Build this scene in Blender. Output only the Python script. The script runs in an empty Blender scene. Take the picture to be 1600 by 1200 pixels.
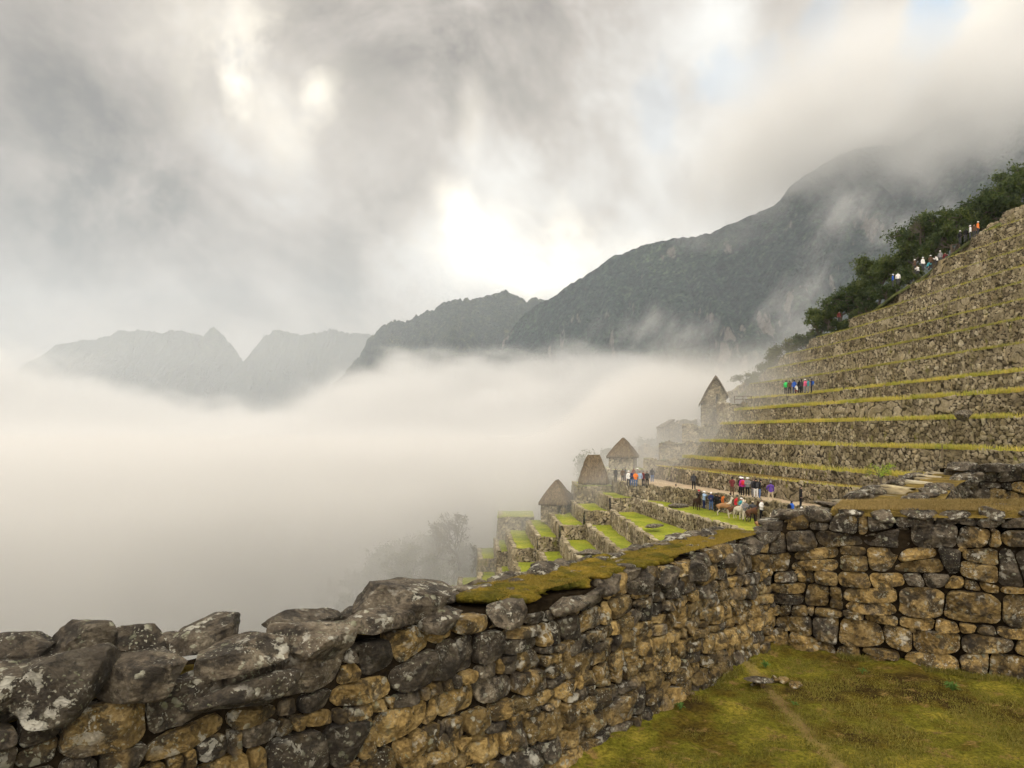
import bpy, bmesh, math, random
import numpy as np
from mathutils import Vector, Matrix, noise as mnoise

SC = bpy.context.scene
COL = SC.collection
R = math.radians

# ---------------------------------------------------------------- camera, world, sun, exposure
cam_d = bpy.data.cameras.new('camera')
cam = bpy.data.objects.new('camera', cam_d); COL.objects.link(cam)
cam_d.sensor_width = 36.0
cam_d.lens = 1100 / 1600 * 36.0
cam_d.shift_y = 75 / 1600
cam_d.clip_start = 0.05
cam_d.clip_end = 30000
cam.location = (0, 0, 0)
cam.rotation_euler = (R(90), 0, 0)
SC.camera = cam
SC.render.engine = 'CYCLES'
SC.view_settings.view_transform = 'Standard'
SC.view_settings.look = 'None'
SC.view_settings.exposure = 0.40
SC.view_settings.gamma = 1.0
SC.view_settings.use_curve_mapping = False
cy = SC.cycles
cy.max_bounces = 6
cy.diffuse_bounces = 3
cy.glossy_bounces = 2
cy.transparent_max_bounces = 16
cy.volume_bounces = 2
cy.use_denoising = True
cy.use_adaptive_sampling = True
cy.adaptive_threshold = 0.05
cy.volume_max_steps = 64
cy.sample_clamp_indirect = 4.0

def P(u, v, y):
    """a point of the place: x, z at distance y for a bearing and a height read off the photograph"""
    return Vector(((u - 800) / 1100 * y, y, (675 - v) / 1100 * y))

def D(u, v):
    return P(u, v, 1.0).normalized()

# small node-building helper
class NT:
    def __init__(s, tree): s.t = tree; s.n = tree.nodes; s.l = tree.links
    def new(s, typ, **kw):
        n = s.n.new(typ)
        for k, v in kw.items(): setattr(n, k, v)
        return n
    def put(s, sock, val):
        if isinstance(val, bpy.types.NodeSocket): s.l.new(val, sock)
        elif val is not None:
            try: sock.default_value = val
            except TypeError: sock.default_value = tuple(val) + (1.0,)
            except ValueError: sock.default_value = tuple(val) + (1.0,)
    def m(s, op, a, b=None, c=None, clamp=False):
        n = s.new('ShaderNodeMath', operation=op, use_clamp=clamp)
        s.put(n.inputs[0], a)
        if b is not None: s.put(n.inputs[1], b)
        if c is not None: s.put(n.inputs[2], c)
        return n.outputs[0]
    def vm(s, op, a, b=None, scale=None):
        n = s.new('ShaderNodeVectorMath', operation=op)
        s.put(n.inputs[0], a)
        if b is not None: s.put(n.inputs[1], b)
        if scale is not None: s.put(n.inputs['Scale'], scale)
        return n.outputs['Value'] if op in ('DISTANCE', 'DOT_PRODUCT', 'LENGTH') else n.outputs['Vector']
    def sep(s, v):
        n = s.new('ShaderNodeSeparateXYZ'); s.put(n.inputs[0], v); return n.outputs
    def comb(s, x, y, z):
        n = s.new('ShaderNodeCombineXYZ')
        s.put(n.inputs[0], x); s.put(n.inputs[1], y); s.put(n.inputs[2], z); return n.outputs[0]
    def noise(s, vec, scale, detail=4, rough=0.55, dist=0.0, color=False, lac=2.0):
        n = s.new('ShaderNodeTexNoise')
        if vec is not None: s.put(n.inputs['Vector'], vec)
        n.inputs['Scale'].default_value = scale; n.inputs['Detail'].default_value = detail
        n.inputs['Roughness'].default_value = rough; n.inputs['Distortion'].default_value = dist
        n.inputs['Lacunarity'].default_value = lac
        return n.outputs['Color' if color else 'Fac']
    def vor(s, vec, scale, feature='F1', rnd=1.0, out='Distance'):
        n = s.new('ShaderNodeTexVoronoi', feature=feature)
        if vec is not None: s.put(n.inputs['Vector'], vec)
        n.inputs['Scale'].default_value = scale
        n.inputs['Randomness'].default_value = rnd
        return n.outputs[out]
    def ss(s, x, lo, hi, a=0.0, b=1.0):
        n = s.new('ShaderNodeMapRange', interpolation_type='SMOOTHSTEP')
        s.put(n.inputs['Value'], x); s.put(n.inputs['From Min'], lo); s.put(n.inputs['From Max'], hi)
        s.put(n.inputs['To Min'], a); s.put(n.inputs['To Max'], b); return n.outputs['Result']
    def lin(s, x, lo, hi, a=0.0, b=1.0):
        n = s.new('ShaderNodeMapRange'); n.clamp = True
        s.put(n.inputs['Value'], x); s.put(n.inputs['From Min'], lo); s.put(n.inputs['From Max'], hi)
        s.put(n.inputs['To Min'], a); s.put(n.inputs['To Max'], b); return n.outputs['Result']
    def mix(s, f, a, b, blend='MIX'):
        n = s.new('ShaderNodeMix', data_type='RGBA', blend_type=blend)
        n.clamp_result = False
        s.put(n.inputs[0], f); s.put(n.inputs[6], a); s.put(n.inputs[7], b); return n.outputs[2]
    def ramp(s, f, stops):
        n = s.new('ShaderNodeValToRGB'); e = n.color_ramp.elements
        while len(e) > len(stops): e.remove(e[-1])
        while len(e) < len(stops): e.new(0.5)
        for i, (p, c) in enumerate(stops):
            e[i].position = p; e[i].color = tuple(c) + (1,) if len(c) == 3 else c
        s.put(n.inputs[0], f); return n.outputs[0]
    def attr(s, name, out='Fac'):
        n = s.new('ShaderNodeAttribute', attribute_name=name); return n.outputs[out]
    def bump(s, h, strength=0.5, dist=0.02, normal=None):
        n = s.new('ShaderNodeBump'); n.inputs['Strength'].default_value = strength
        n.inputs['Distance'].default_value = dist; s.put(n.inputs['Height'], h)
        if normal is not None: s.put(n.inputs['Normal'], normal)
        return n.outputs[0]

SUN_EL, SUN_AZ = R(22), R(-4)          # azimuth from +Y, clockwise
world = bpy.data.worlds.new('World'); SC.world = world; world.use_nodes = True
w = NT(world.node_tree); w.n.clear()
out = w.new('ShaderNodeOutputWorld'); bg = w.new('ShaderNodeBackground')
w.l.new(bg.outputs[0], out.inputs[0])
sky = w.new('ShaderNodeTexSky', sky_type='NISHITA', sun_disc=False)
sky.sun_elevation = SUN_EL; sky.sun_rotation = SUN_AZ; sky.altitude = 2400
tc = w.new('ShaderNodeTexCoord')
d = w.vm('NORMALIZE', tc.outputs['Generated'])
dx, dy, dz = w.sep(d)[:3]
# cloud deck seen in perspective: streaks run away towards the horizon
den = w.m('ADD', w.m('ABSOLUTE', dz), 0.30)
px = w.m('DIVIDE', dx, den); py = w.m('DIVIDE', dy, den)
wob = w.noise(d, 2.2, 1, 0.5, color=True)
wob = w.vm('SUBTRACT', wob, (0.5, 0.5, 0.5))
pl = w.vm('ADD', w.comb(w.m('MULTIPLY', w.m('ADD', px, w.m('MULTIPLY', py, -0.25)), 1.7), w.m('MULTIPLY', py, 0.95), 0.0), w.vm('SCALE', wob, scale=1.1))
n1 = w.noise(pl, 1.5, 4, 0.5)
wd = w.vm('ADD', d, w.vm('SCALE', wob, scale=0.22))
n2 = w.noise(wd, 4.4, 6, 0.6)
n3 = w.noise(wd, 12.0, 4, 0.62)
def spot(u, v, r, sx=1.0, sy=1.0, irr=0.5, soft=1.0):
    c = D(u, v)
    df = w.vm('SUBTRACT', w.vm('ADD', d, w.vm('SCALE', wob, scale=0.09)), tuple(c))
    df = w.vm('MULTIPLY', df, (1.0 / sx, 1.0, 1.0 / sy))
    q = w.m('DIVIDE', w.vm('LENGTH', df), r / 1100.0)
    q = w.m('ADD', q, w.m('MULTIPLY', w.m('SUBTRACT', n3, 0.5), irr * 2.4))
    return w.ss(q, 0.85 + 0.5 * soft, 0.85 - 0.5 * soft)
# brightness of the cloud
L = w.m('ADD', w.m('MULTIPLY', w.m('SUBTRACT', n1, 0.5), 0.80), 0.60)
L = w.m('ADD', L, w.m('MULTIPLY', w.m('SUBTRACT', n2, 0.5), 1.2))
L = w.m('ADD', L, w.m('MULTIPLY', w.m('SUBTRACT', n3, 0.5), 0.46))
L = w.m('MULTIPLY', L, w.ss(dx, -0.72, 0.0, 0.66, 1.0))      # thicker cloud to the left
for (u, v, r, sx, sy, a) in [(540, 90, 120, 1.6, 1.0, -0.13), (100, 60, 230, 1.2, 1.0, -0.06), (830, 80, 110, 1, 1.4, -0.20),
                             (400, 400, 170, 1.5, .6, -0.10), (160, 230, 140, 1.3, .7, -0.05), (1240, 60, 50, 1, 2, -0.16),
                             (900, 300, 90, .8, 1.3, -0.14), (640, 230, 110, .7, 1.3, -.06), (1060, 200, 60, .6, 1.5, -.06),
                             (1480, 200, 200, 1.4, .6, -0.16), (1140, 70, 70, 1, 1.0, 0.16), (980, 250, 150, .7, 1.6, 0.10),
                             (440, 270, 150, .5, 1.2, 0.14), (150, 470, 300, 1.8, .5, -0.10), (1200, 210, 150, 1.5, .6, 0.10),
                             (560, 490, 130, 2.0, .3, -0.04), (1330, 130, 120, 1.4, .5, .08)]:
    L = w.m('ADD', L, w.m('MULTIPLY', spot(u, v, r, sx, sy, 0.5), a))
tint = w.ramp(w.lin(L, 0.2, 0.9), [(0.0, (1.0, 0.85, 0.72)), (0.4, (1.0, 0.88, 0.77)), (0.62, (1.0, 0.93, 0.85)), (1.0, (1.0, 0.975, 0.92))])
L = w.m('ADD', w.m('MULTIPLY', w.m('SUBTRACT', L, 0.58), 1.10), 0.60)
L = w.m('MAXIMUM', L, 0.10)
cloud = w.vm('SCALE', tint, scale=w.m('MULTIPLY', L, 7.4))
# thin places where the sun behind the cloud comes through
glow = [(738, 372, 30, 1.0, 1.2, 4.0), (800, 436, 34, 1.6, .5, 4.0), (742, 392, 62, 1.0, .9, 4.2), (722, 345, 34, .8, 1.3, 3.0), (790, 432, 75, 1.5, .5, 3.4), (862, 450, 36, 1.2, .6, 3.0), (870, 345, 34, .6, 1.0, 2.4),
        (524, 166, 26, 1.0, 1.0, 4.5), (386, 138, 34, .6, 1.5, 4.0), (345, 20, 75, 1.2, .6, 2.5), (405, 40, 45, .7, 1.5, 2.6),
        (740, 215, 26, .6, 2.0, 1.6), (470, 225, 55, .6, 1.0, 1.8), (1530, 20, 70, 1.5, .4, 5),
        (440, 160, 85, 1.2, .7, 2.4), (960, 400, 90, 1.6, .35, 3.0), (790, 400, 230, 1.0, 0.8, 0.9)]
for (u, v, r, sx, sy, a) in glow:
    g = w.m('MULTIPLY', spot(u, v, r, sx, sy, 1.25 if r < 200 else .3, 2.1 if r > 40 else 1.6), a)
    cloud = w.vm('ADD', cloud, w.vm('SCALE', (1.0, 0.93, 0.76), scale=g))
# gaps of blue
gap = None
for (u, v, r, sx, sy, a) in [(1450, 62, 56, .6, 1.5, 0.95), (1150, 130, 50, 1.4, .8, 0.30), (1300, 60, 44, .8, 1.6, .35), (1030, 160, 50, .6, 1.6, .18)]:
    g = w.m('MULTIPLY', spot(u, v, r, sx, sy, 1.3), a)
    gap = g if gap is None else w.m('MAXIMUM', gap, g)
blue = w.vm('ADD', w.vm('SCALE', sky.outputs[0], scale=0.45), (1.4, 2.7, 3.9))
col = w.mix(gap, cloud, blue)
# extra sky brightness added behind and above the view to light the foreground
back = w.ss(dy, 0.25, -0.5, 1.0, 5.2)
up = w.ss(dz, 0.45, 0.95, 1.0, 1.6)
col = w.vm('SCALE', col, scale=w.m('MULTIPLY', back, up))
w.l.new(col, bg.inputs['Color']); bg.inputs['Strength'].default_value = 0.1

world.cycles.sampling_method = 'MANUAL'; world.cycles.sample_map_resolution = 512
sun_d = bpy.data.lights.new('sun', 'SUN'); sun = bpy.data.objects.new('sun', sun_d); COL.objects.link(sun)
sun_d.energy = 0.9; sun_d.angle = R(14); sun_d.color = (1.0, 0.90, 0.74)
sdir = Vector((math.sin(SUN_AZ) * math.cos(SUN_EL), math.cos(SUN_AZ) * math.cos(SUN_EL), math.sin(SUN_EL)))
sun.rotation_euler = sdir.to_track_quat('Z', 'Y').to_euler()

# ---------------------------------------------------------------- helpers
def _hash(ix, iy, iz, seed):
    h = (ix.astype(np.int64) * 374761393 + iy.astype(np.int64) * 668265263 + iz.astype(np.int64) * 2147483647 + seed * 974711) & 0xFFFFFFFF
    h = ((h ^ (h >> 13)) * 1274126177) & 0xFFFFFFFF
    h = ((h ^ (h >> 16)) * 2246822519) & 0xFFFFFFFF
    return (h ^ (h >> 15)) & 0xFFFFFFFF

def hash01(ix, iy, iz=None, seed=0):
    if iz is None: iz = np.zeros_like(ix)
    return _hash(ix, iy, iz, seed) / 4294967295.0

def vnoise(p, seed=0):
    """smooth value noise in [-1, 1] at points p (N,3)"""
    p = np.asarray(p, float); i = np.floor(p).astype(np.int64); f = p - i
    f = f * f * f * (f * (f * 6 - 15) + 10)
    r = 0
    for a in (0, 1):
        for b in (0, 1):
            for c in (0, 1):
                wgt = (f[..., 0] if a else 1 - f[..., 0]) * (f[..., 1] if b else 1 - f[..., 1]) * (f[..., 2] if c else 1 - f[..., 2])
                r = r + wgt * hash01(i[..., 0] + a, i[..., 1] + b, i[..., 2] + c, seed)
    return r * 2 - 1

def fbm(p, oct=4, seed=0, gain=0.5, lac=2.03):
    p = np.asarray(p, float); a = 1.0; s = 0; t = 0
    for k in range(oct):
        s = s + a * vnoise(p + 17.3 * k, seed + k * 13); t += a; a *= gain; p = p * lac
    return s / t * 1.6

def mesh_np(name, V, F, mat=None, smooth=True, attrs=None, parent=None, uv=None):
    """V (N,3), F (M,k) -> one mesh object"""
    V = np.asarray(V, np.float32); me = bpy.data.meshes.new(name)
    if isinstance(F, np.ndarray):
        F = [F]
    me.vertices.add(len(V)); me.vertices.foreach_set('co', V.ravel())
    nl = sum(f.size for f in F); npoly = sum(len(f) for f in F)
    me.loops.add(nl); me.polygons.add(npoly)
    me.loops.foreach_set('vertex_index', np.concatenate([f.ravel() for f in F]).astype(np.int32))
    st = []; o = 0
    for f in F:
        st.append(o + np.arange(len(f)) * f.shape[1]); o += f.size
    me.polygons.foreach_set('loop_start', np.concatenate(st).astype(np.int32))
    me.update(calc_edges=True)
    me.polygons.foreach_set('use_smooth', np.full(npoly, smooth, bool))
    for k, a in (attrs or {}).items():
        at = me.attributes.new(k, 'FLOAT', 'POINT'); at.data.foreach_set('value', np.asarray(a, np.float32).ravel())
    me.validate()
    o = bpy.data.objects.new(name, me); COL.objects.link(o)
    if mat: me.materials.append(mat)
    if parent: o.parent = parent
    return o

def grid_faces(n, m, wrap=False):
    """faces of an n x m vertex grid (row-major, m columns)"""
    i = np.arange(n - 1)[:, None]; j = np.arange(m if wrap else m - 1)[None, :]
    a = i * m + j; b = i * m + (j + 1) % m
    return np.stack([a, b, b + m, a + m], -1).reshape(-1, 4)

def ico(sub):
    bm = bmesh.new(); bmesh.ops.create_icosphere(bm, subdivisions=sub, radius=1.0)
    V = np.array([v.co[:] for v in bm.verts]); F = np.array([[v.index for v in f.verts] for f in bm.faces]); bm.free(); return V, F

def tag(o, label=None, cat=None, group=None, kind=None):
    if label: o['label'] = label
    if cat: o['category'] = cat
    if group: o['group'] = group
    if kind: o['kind'] = kind
    return o

_ON = 'first second third fourth fifth sixth seventh eighth ninth tenth eleventh twelfth thirteenth fourteenth fifteenth sixteenth seventeenth eighteenth nineteenth'.split()
_TN = {20: 'twentieth', 30: 'thirtieth', 40: 'fortieth', 21: 'twenty', 31: 'thirty', 41: 'forty'}
def ordinal(n):
    if n < 20: return _ON[n - 1]
    t_, u_ = n // 10 * 10, n % 10
    return _TN[t_] if u_ == 0 else _TN[t_ + 1] + '-' + _ON[u_ - 1]

def empty(name, loc=(0, 0, 0), rz=0.0):
    o = bpy.data.objects.new(name, None); COL.objects.link(o); o.location = loc; o.rotation_euler = (0, 0, rz)
    o.empty_display_size = 0.2
    return o

def material(name, rough=0.9, spec=0.2):
    m = bpy.data.materials.new(name); m.use_nodes = True
    t = NT(m.node_tree); b = t.n['Principled BSDF']
    b.inputs['Roughness'].default_value = rough
    b.inputs['Specular IOR Level'].default_value = spec
    return m, t, b

def flat(name, c, rough=0.85, spec=0.2):
    m, t, b = material(name, rough, spec); b.inputs['Base Color'].default_value = tuple(c) + (1,)
    return m
# ---------------------------------------------------------------- mountains, valley, air
def mountain_mat(name, forest=(0.035, 0.05, 0.022), rock=(0.26, 0.23, 0.19), rockamt=0.62):
    m, t, b = material(name, 0.95, 0.1)
    g = t.new('ShaderNodeNewGeometry'); p = g.outputs['Position']
    a = t.noise(p, 0.006, 5, 0.6); c = t.noise(p, 0.05, 5, 0.65)
    col = t.ramp(c, [(0.36, tuple(x * 0.3 for x in forest)), (0.5, forest), (0.64, (forest[0] * 2.6, forest[1] * 2.1, forest[2] * 1.6))])
    col = t.mix(t.lin(t.vor(p, 0.10), .2, .75), t.mix(1.0, col, (1.5, 1.45, 1.3), 'MULTIPLY'), t.mix(1.0, col, (.45, .5, .5), 'MULTIPLY'))
    col = t.mix(t.ss(a, .45, .62), col, t.mix(1.0, col, (1.7, 1.45, 1.2), 'MULTIPLY'))
    nz = t.sep(g.outputs['Normal'])[2]
    st = t.vm('MULTIPLY', p, (1.0, 1.0, 0.35))
    rk = t.m('ADD', t.noise(st, 0.011, 6, 0.62), t.m('MULTIPLY', t.m('SUBTRACT', 0.55, nz), 0.25))
    rk = t.ss(rk, rockamt, rockamt + 0.07)
    rc = t.mix(t.noise(t.vm('MULTIPLY', p, (1, 1, 0.25)), 0.12, 4), rock, tuple(x * 0.45 for x in rock))
    col = t.mix(rk, col, rc)
    t.l.new(col, b.inputs['Base Color'])
    h = t.m('ADD', t.vor(p, 0.11), t.m('MULTIPLY', t.noise(p, 0.06, 5, .6), 1.5))
    t.l.new(t.bump(h, 1.0, 14.0), b.inputs['Normal'])
    return m

def ridge(name, crest, width, depth, mat, n=500, m=120, amp=1.0, seed=1, back=0.35, crestn=1.0, gull=1.0):
    """crest: list of (u, v, y).  The slope falls `depth` metres over `width` metres towards the viewer."""
    C = np.array([tuple(P(*c)) for c in crest]); L = np.concatenate([[0], np.cumsum(np.linalg.norm(np.diff(C, axis=0), axis=1))])
    s = np.linspace(0, L[-1], n); K = np.stack([np.interp(s, L, C[:, k]) for k in range(3)], 1)
    # rounded, then roughened crest
    K[:, 2] += crestn * (fbm(np.stack([s / 90, s * 0, s * 0], 1), 5, seed) * 7 + fbm(np.stack([s / 11, s * 0 + 5, s * 0], 1), 3, seed + 9) * 2.6)
    t = np.concatenate([-np.linspace(1, 0, int(m * 0.25), endpoint=False) * back, np.linspace(0, 1, m) ** 1.25])
    S, T = np.meshgrid(s, t, indexing='ij')
    X = np.repeat(K[:, 0:1], len(t), 1).copy(); Y = np.repeat(K[:, 1:2], len(t), 1) - T * width; Z = np.repeat(K[:, 2:3], len(t), 1)
    A = np.abs(T)
    Z = Z - depth * (A ** 0.85)
    g = fbm(np.stack([S / (230 * amp), T * width / (900 * amp), S * 0 + seed], -1), 5, seed + 3, 0.55)
    g2 = fbm(np.stack([S / (60 * amp), T * width / (160 * amp), S * 0 + seed], -1), 4, seed + 5, 0.6)
    fade = np.clip(A * 6, 0, 1)
    Y -= fade * (np.abs(g) * 150 * gull * amp + g2 * 26 * amp)
    Z += fade * (g2 * 10 * amp)
    f = fbm(np.stack([X / 14, Y / 14, Z / 14], -1), 3, seed + 7)
    Z += f * 2.5 * np.clip(A * 20 + .3, 0, 1)
    o = mesh_np(name, np.stack([X, Y, Z], -1).reshape(-1, 3), grid_faces(n, len(t)), mat)
    return tag(o, kind='structure')

M_far = mountain_mat('far_forest', (0.022, 0.032, 0.020), rockamt=0.9)
M_near = mountain_mat('mountain_forest', (0.012, 0.027, 0.024), rock=(.20, .18, .15), rockamt=0.63)
ridge('mountain_ridge', [(60, 560, 4300), (100, 535, 4200), (160, 523, 4150), (215, 515, 4100), (262, 518, 4080), (285, 516, 4070),
                         (318, 524, 4000), (333, 512, 4000), (347, 517, 4000), (362, 540, 3990), (380, 560, 3950), (440, 640, 3900)],
      1100, 900, M_far, 420, 70, 2.0, 3, crestn=2.6)
ridge('mountain_ridge', [(395, 560, 4300), (413, 521, 4300), (440, 518, 4250), (470, 521, 4250), (500, 520, 4200), (535, 515, 4150), (575, 519, 4100),
                         (600, 525, 4050), (660, 560, 4000), (760, 600, 4000)],
      1000, 900, M_far, 420, 70, 2.0, 5, crestn=2.6)
ridge('mountain_ridge', [(520, 600, 3000), (588, 521, 2900), (620, 501, 2850), (650, 493, 2800), (690, 477, 2750), (730, 464, 2700), (770, 455, 2680), (789, 451, 2650),
                         (805, 459, 2650), (840, 472, 2600), (900, 500, 2600), (1000, 540, 2600)],
      1100, 900, M_far, 620, 90, 1.6, 8, crestn=2.6)
ridge('mountain_slope', [(760, 560, 2150), (812, 500, 2100), (838, 478, 2050), (858, 470, 2000), (880, 450, 1960), (905, 434, 1920), (930, 420, 1880), (960, 402, 1850), (1000, 385, 1800),
                         (1050, 374, 1760), (1085, 371, 1730), (1110, 362, 1710), (1150, 345, 1680), (1190, 330, 1640), (1217, 317, 1620),
                         (1240, 286, 1600), (1270, 262, 1580), (1310, 240, 1560), (1400, 225, 1500), (1460, 190, 1450), (1560, 120, 1400), (1650, 60, 1350), (2000, -60, 1300), (2500, -100, 1300)],
      1050, 1050, M_near, 1100, 240, 1.0, 11)

def volume_mat(name, density, color=(1, 1, 1), aniso=0.0):
    m = bpy.data.materials.new(name); m.use_nodes = True; t = NT(m.node_tree); t.n.clear()
    o = t.new('ShaderNodeOutputMaterial'); v = t.new('ShaderNodeVolumePrincipled')
    v.inputs['Color'].default_value = tuple(color) + (1,); v.inputs['Density'].default_value = density
    v.inputs['Anisotropy'].default_value = aniso
    t.l.new(v.outputs[0], o.inputs['Volume']); return m

bm = bmesh.new(); bmesh.ops.create_cube(bm, size=1.0); me = bpy.data.meshes.new('haze'); bm.to_mesh(me); bm.free()
hz = bpy.data.objects.new('haze', me); COL.objects.link(hz)
hz.scale = (14000, 7000, 1800); hz.location = (0, 2700, 320)
me.materials.append(volume_mat('haze_air', 1.15e-4, (0.82, 0.91, 0.99), 0.0)); tag(hz, kind='stuff')

def box_obj(name, lo, hi, mat):
    lo = Vector(lo); hi = Vector(hi)
    bm = bmesh.new(); bmesh.ops.create_cube(bm, size=1.0); me = bpy.data.meshes.new(name)
    for vtx in bm.verts: vtx.co = Vector([a + (q + 0.5) * (b - a) for a, b, q in zip(lo, hi, vtx.co)])
    bm.to_mesh(me); bm.free(); o = bpy.data.objects.new(name, me); COL.objects.link(o); me.materials.append(mat)
    return tag(o, kind='stuff')

def fog_field(name, build, lo, hi, color=(0.835, 0.832, 0.808), step=1.0):
    """a body of fog whose density is a procedural field in the place's own metres"""
    m = bpy.data.materials.new(name + '_air'); m.use_nodes = True; t = NT(m.node_tree); t.n.clear()
    o = t.new('ShaderNodeOutputMaterial'); v = t.new('ShaderNodeVolumePrincipled')
    v.inputs['Color'].default_value = tuple(color) + (1,)
    g = t.new('ShaderNodeNewGeometry').outputs['Position']
    t.put(v.inputs['Density'], build(t, g)); t.l.new(v.outputs[0], o.inputs['Volume'])
    m.cycles.volume_step_rate = step
    return box_obj(name, lo, hi, m)

def sea(t, p):
    x, y, z = t.sep(p)[:3]
    n = t.noise(t.vm('MULTIPLY', p, (1, .8, 1.6)), 0.0016, 2, 0.5)
    n2 = t.noise(t.vm('ADD', t.vm('MULTIPLY', p, (1, .8, 1.7)), t.vm('SCALE', t.comb(n, n, n), scale=300.0)), 0.0066, 5, 0.62)
    # low over the near valley, banked up in uneven heaps against the ranges beyond
    hp = [(0, 235), (50, 205), (110, 150), (200, 105), (290, 85), (360, 40), (430, 20), (520, 30), (555, 120), (620, 180), (700, 195), (780, 192), (870, 200), (950, 225), (1000, 185), (1060, 165), (1120, 210), (1200, 235), (1300, 190)]
    prof = t.ramp(t.lin(x, -1300.0, 850.0), [(((u - 800) / 1100 * 1700 + 1300) / 2150, (h_ / 300.0,) * 3) for u, h_ in hp])
    bell = t.m('MULTIPLY', t.ss(y, 700, 1600), t.ss(y, 2500, 1800))
    top = t.m('ADD', t.m('MULTIPLY', y, 0.016), t.m('MULTIPLY', t.m('MULTIPLY', prof, 246.0), bell))
    top = t.m('ADD', top, t.m('MULTIPLY', t.m('SUBTRACT', n2, 0.5), t.m('MULTIPLY', y, 0.17)))
    dd = t.ss(t.m('DIVIDE', t.m('SUBTRACT', top, z), t.m('ADD', 6.0, t.m('MULTIPLY', y, .050))), -.3, 1.0)
    veil = t.m('MULTIPLY', t.m('MULTIPLY', t.ss(y, 2300, 3000), t.ss(z, 700, 330)), 0.00045)
    return t.m('ADD', t.m('MULTIPLY', t.m('POWER', dd, 1.6), 0.0065), veil)
fog_field('valley_fog', sea, (-2900, 230, -560), (1300, 3700, 700), step=0.34)
def near_mist(t, p):
    x, y, z = t.sep(p)[:3]
    n = t.noise(p, 0.035, 3, 0.55)
    # thickens away from the slope: to the left and with distance
    k = t.m('ADD', t.m('MULTIPLY', t.m('SUBTRACT', y, 70.5), 0.037), t.m('MULTIPLY', t.m('MAXIMUM', t.m('SUBTRACT', -6.0, x), 0.0), 0.035))
    k = t.m('MINIMUM', t.m('ADD', k, t.m('MULTIPLY', t.m('SUBTRACT', n, 0.5), 1.3)), 1.7)
    sx_ = t.ss(x, 2.0, 30.0)
    k = t.m('SUBTRACT', k, t.m('MULTIPLY', t.ss(x, 18.0, 34.0), 0.30))
    k = t.m('SUBTRACT', k, t.m('MULTIPLY', t.m('MAXIMUM', t.m('ADD', z, t.m('MULTIPLY', t.m('SUBTRACT', 1.0, sx_), 7.0)), 0.0), t.m('SUBTRACT', .24, t.m('MULTIPLY', sx_, .165))))
    return t.m('MULTIPLY', t.ss(k, 0.0, 1.5), 0.084)
fog_field('slope_mist', near_mist, (-170, 45, -90), (60, 228, 22), step=0.6)
def cap(t, p):
    x, y, z = t.sep(p)[:3]
    n = t.noise(t.vm('MULTIPLY', p, (1, 1, 1.3)), 0.0042, 5, 0.6)
    k = t.m('ADD', t.m('MULTIPLY', t.m('SUBTRACT', z, t.m('ADD', 372.0, t.m('MULTIPLY', x, 0.10))), 0.008), t.m('MULTIPLY', t.m('SUBTRACT', n, 0.5), 4.2))
    ex = t.m('MULTIPLY', t.ss(x, 340, 640), t.ss(z, 760, 560))
    return t.m('MULTIPLY', t.m('MULTIPLY', t.ss(k, 0.0, 1.6), ex), 0.013)
fog_field('cloud_cap', cap, (330, 1100, 260), (2200, 1750, 900), step=0.5)

def wisps(t, p):
    x, y, z = t.sep(p)[:3]
    n = t.noise(t.vm('MULTIPLY', t.vm('ADD', p, t.vm('SCALE', t.comb(z, 0.0, 0.0), scale=-.5)), (1.3, 1, .8)), 0.011, 5, 0.62)
    # ragged columns of mist rising off the cloud sea in front of the mountain
    b1 = t.vm('LENGTH', t.vm('MULTIPLY', t.vm('SUBTRACT', p, (455, 1050, 175)), (1 / 120, 1 / 160, 1 / 150)))
    b2 = t.vm('LENGTH', t.vm('MULTIPLY', t.vm('SUBTRACT', p, (215, 1050, 150)), (1 / 190, 1 / 160, 1 / 60)))
    b3 = t.vm('LENGTH', t.vm('MULTIPLY', t.vm('SUBTRACT', p, (560, 1050, 330)), (1 / 200, 1 / 160, 1 / 60)))
    b = t.m('MINIMUM', t.m('MINIMUM', b1, b2), b3)
    k = t.m('ADD', t.m('SUBTRACT', .55, b), t.m('MULTIPLY', t.m('SUBTRACT', n, 0.5), 3.2))
    return t.m('MULTIPLY', t.ss(k, 0.0, 1.3), 0.010)
fog_field('mist_wisps', wisps, (-20, 930, 40), (780, 1170, 440), step=0.6)
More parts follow.
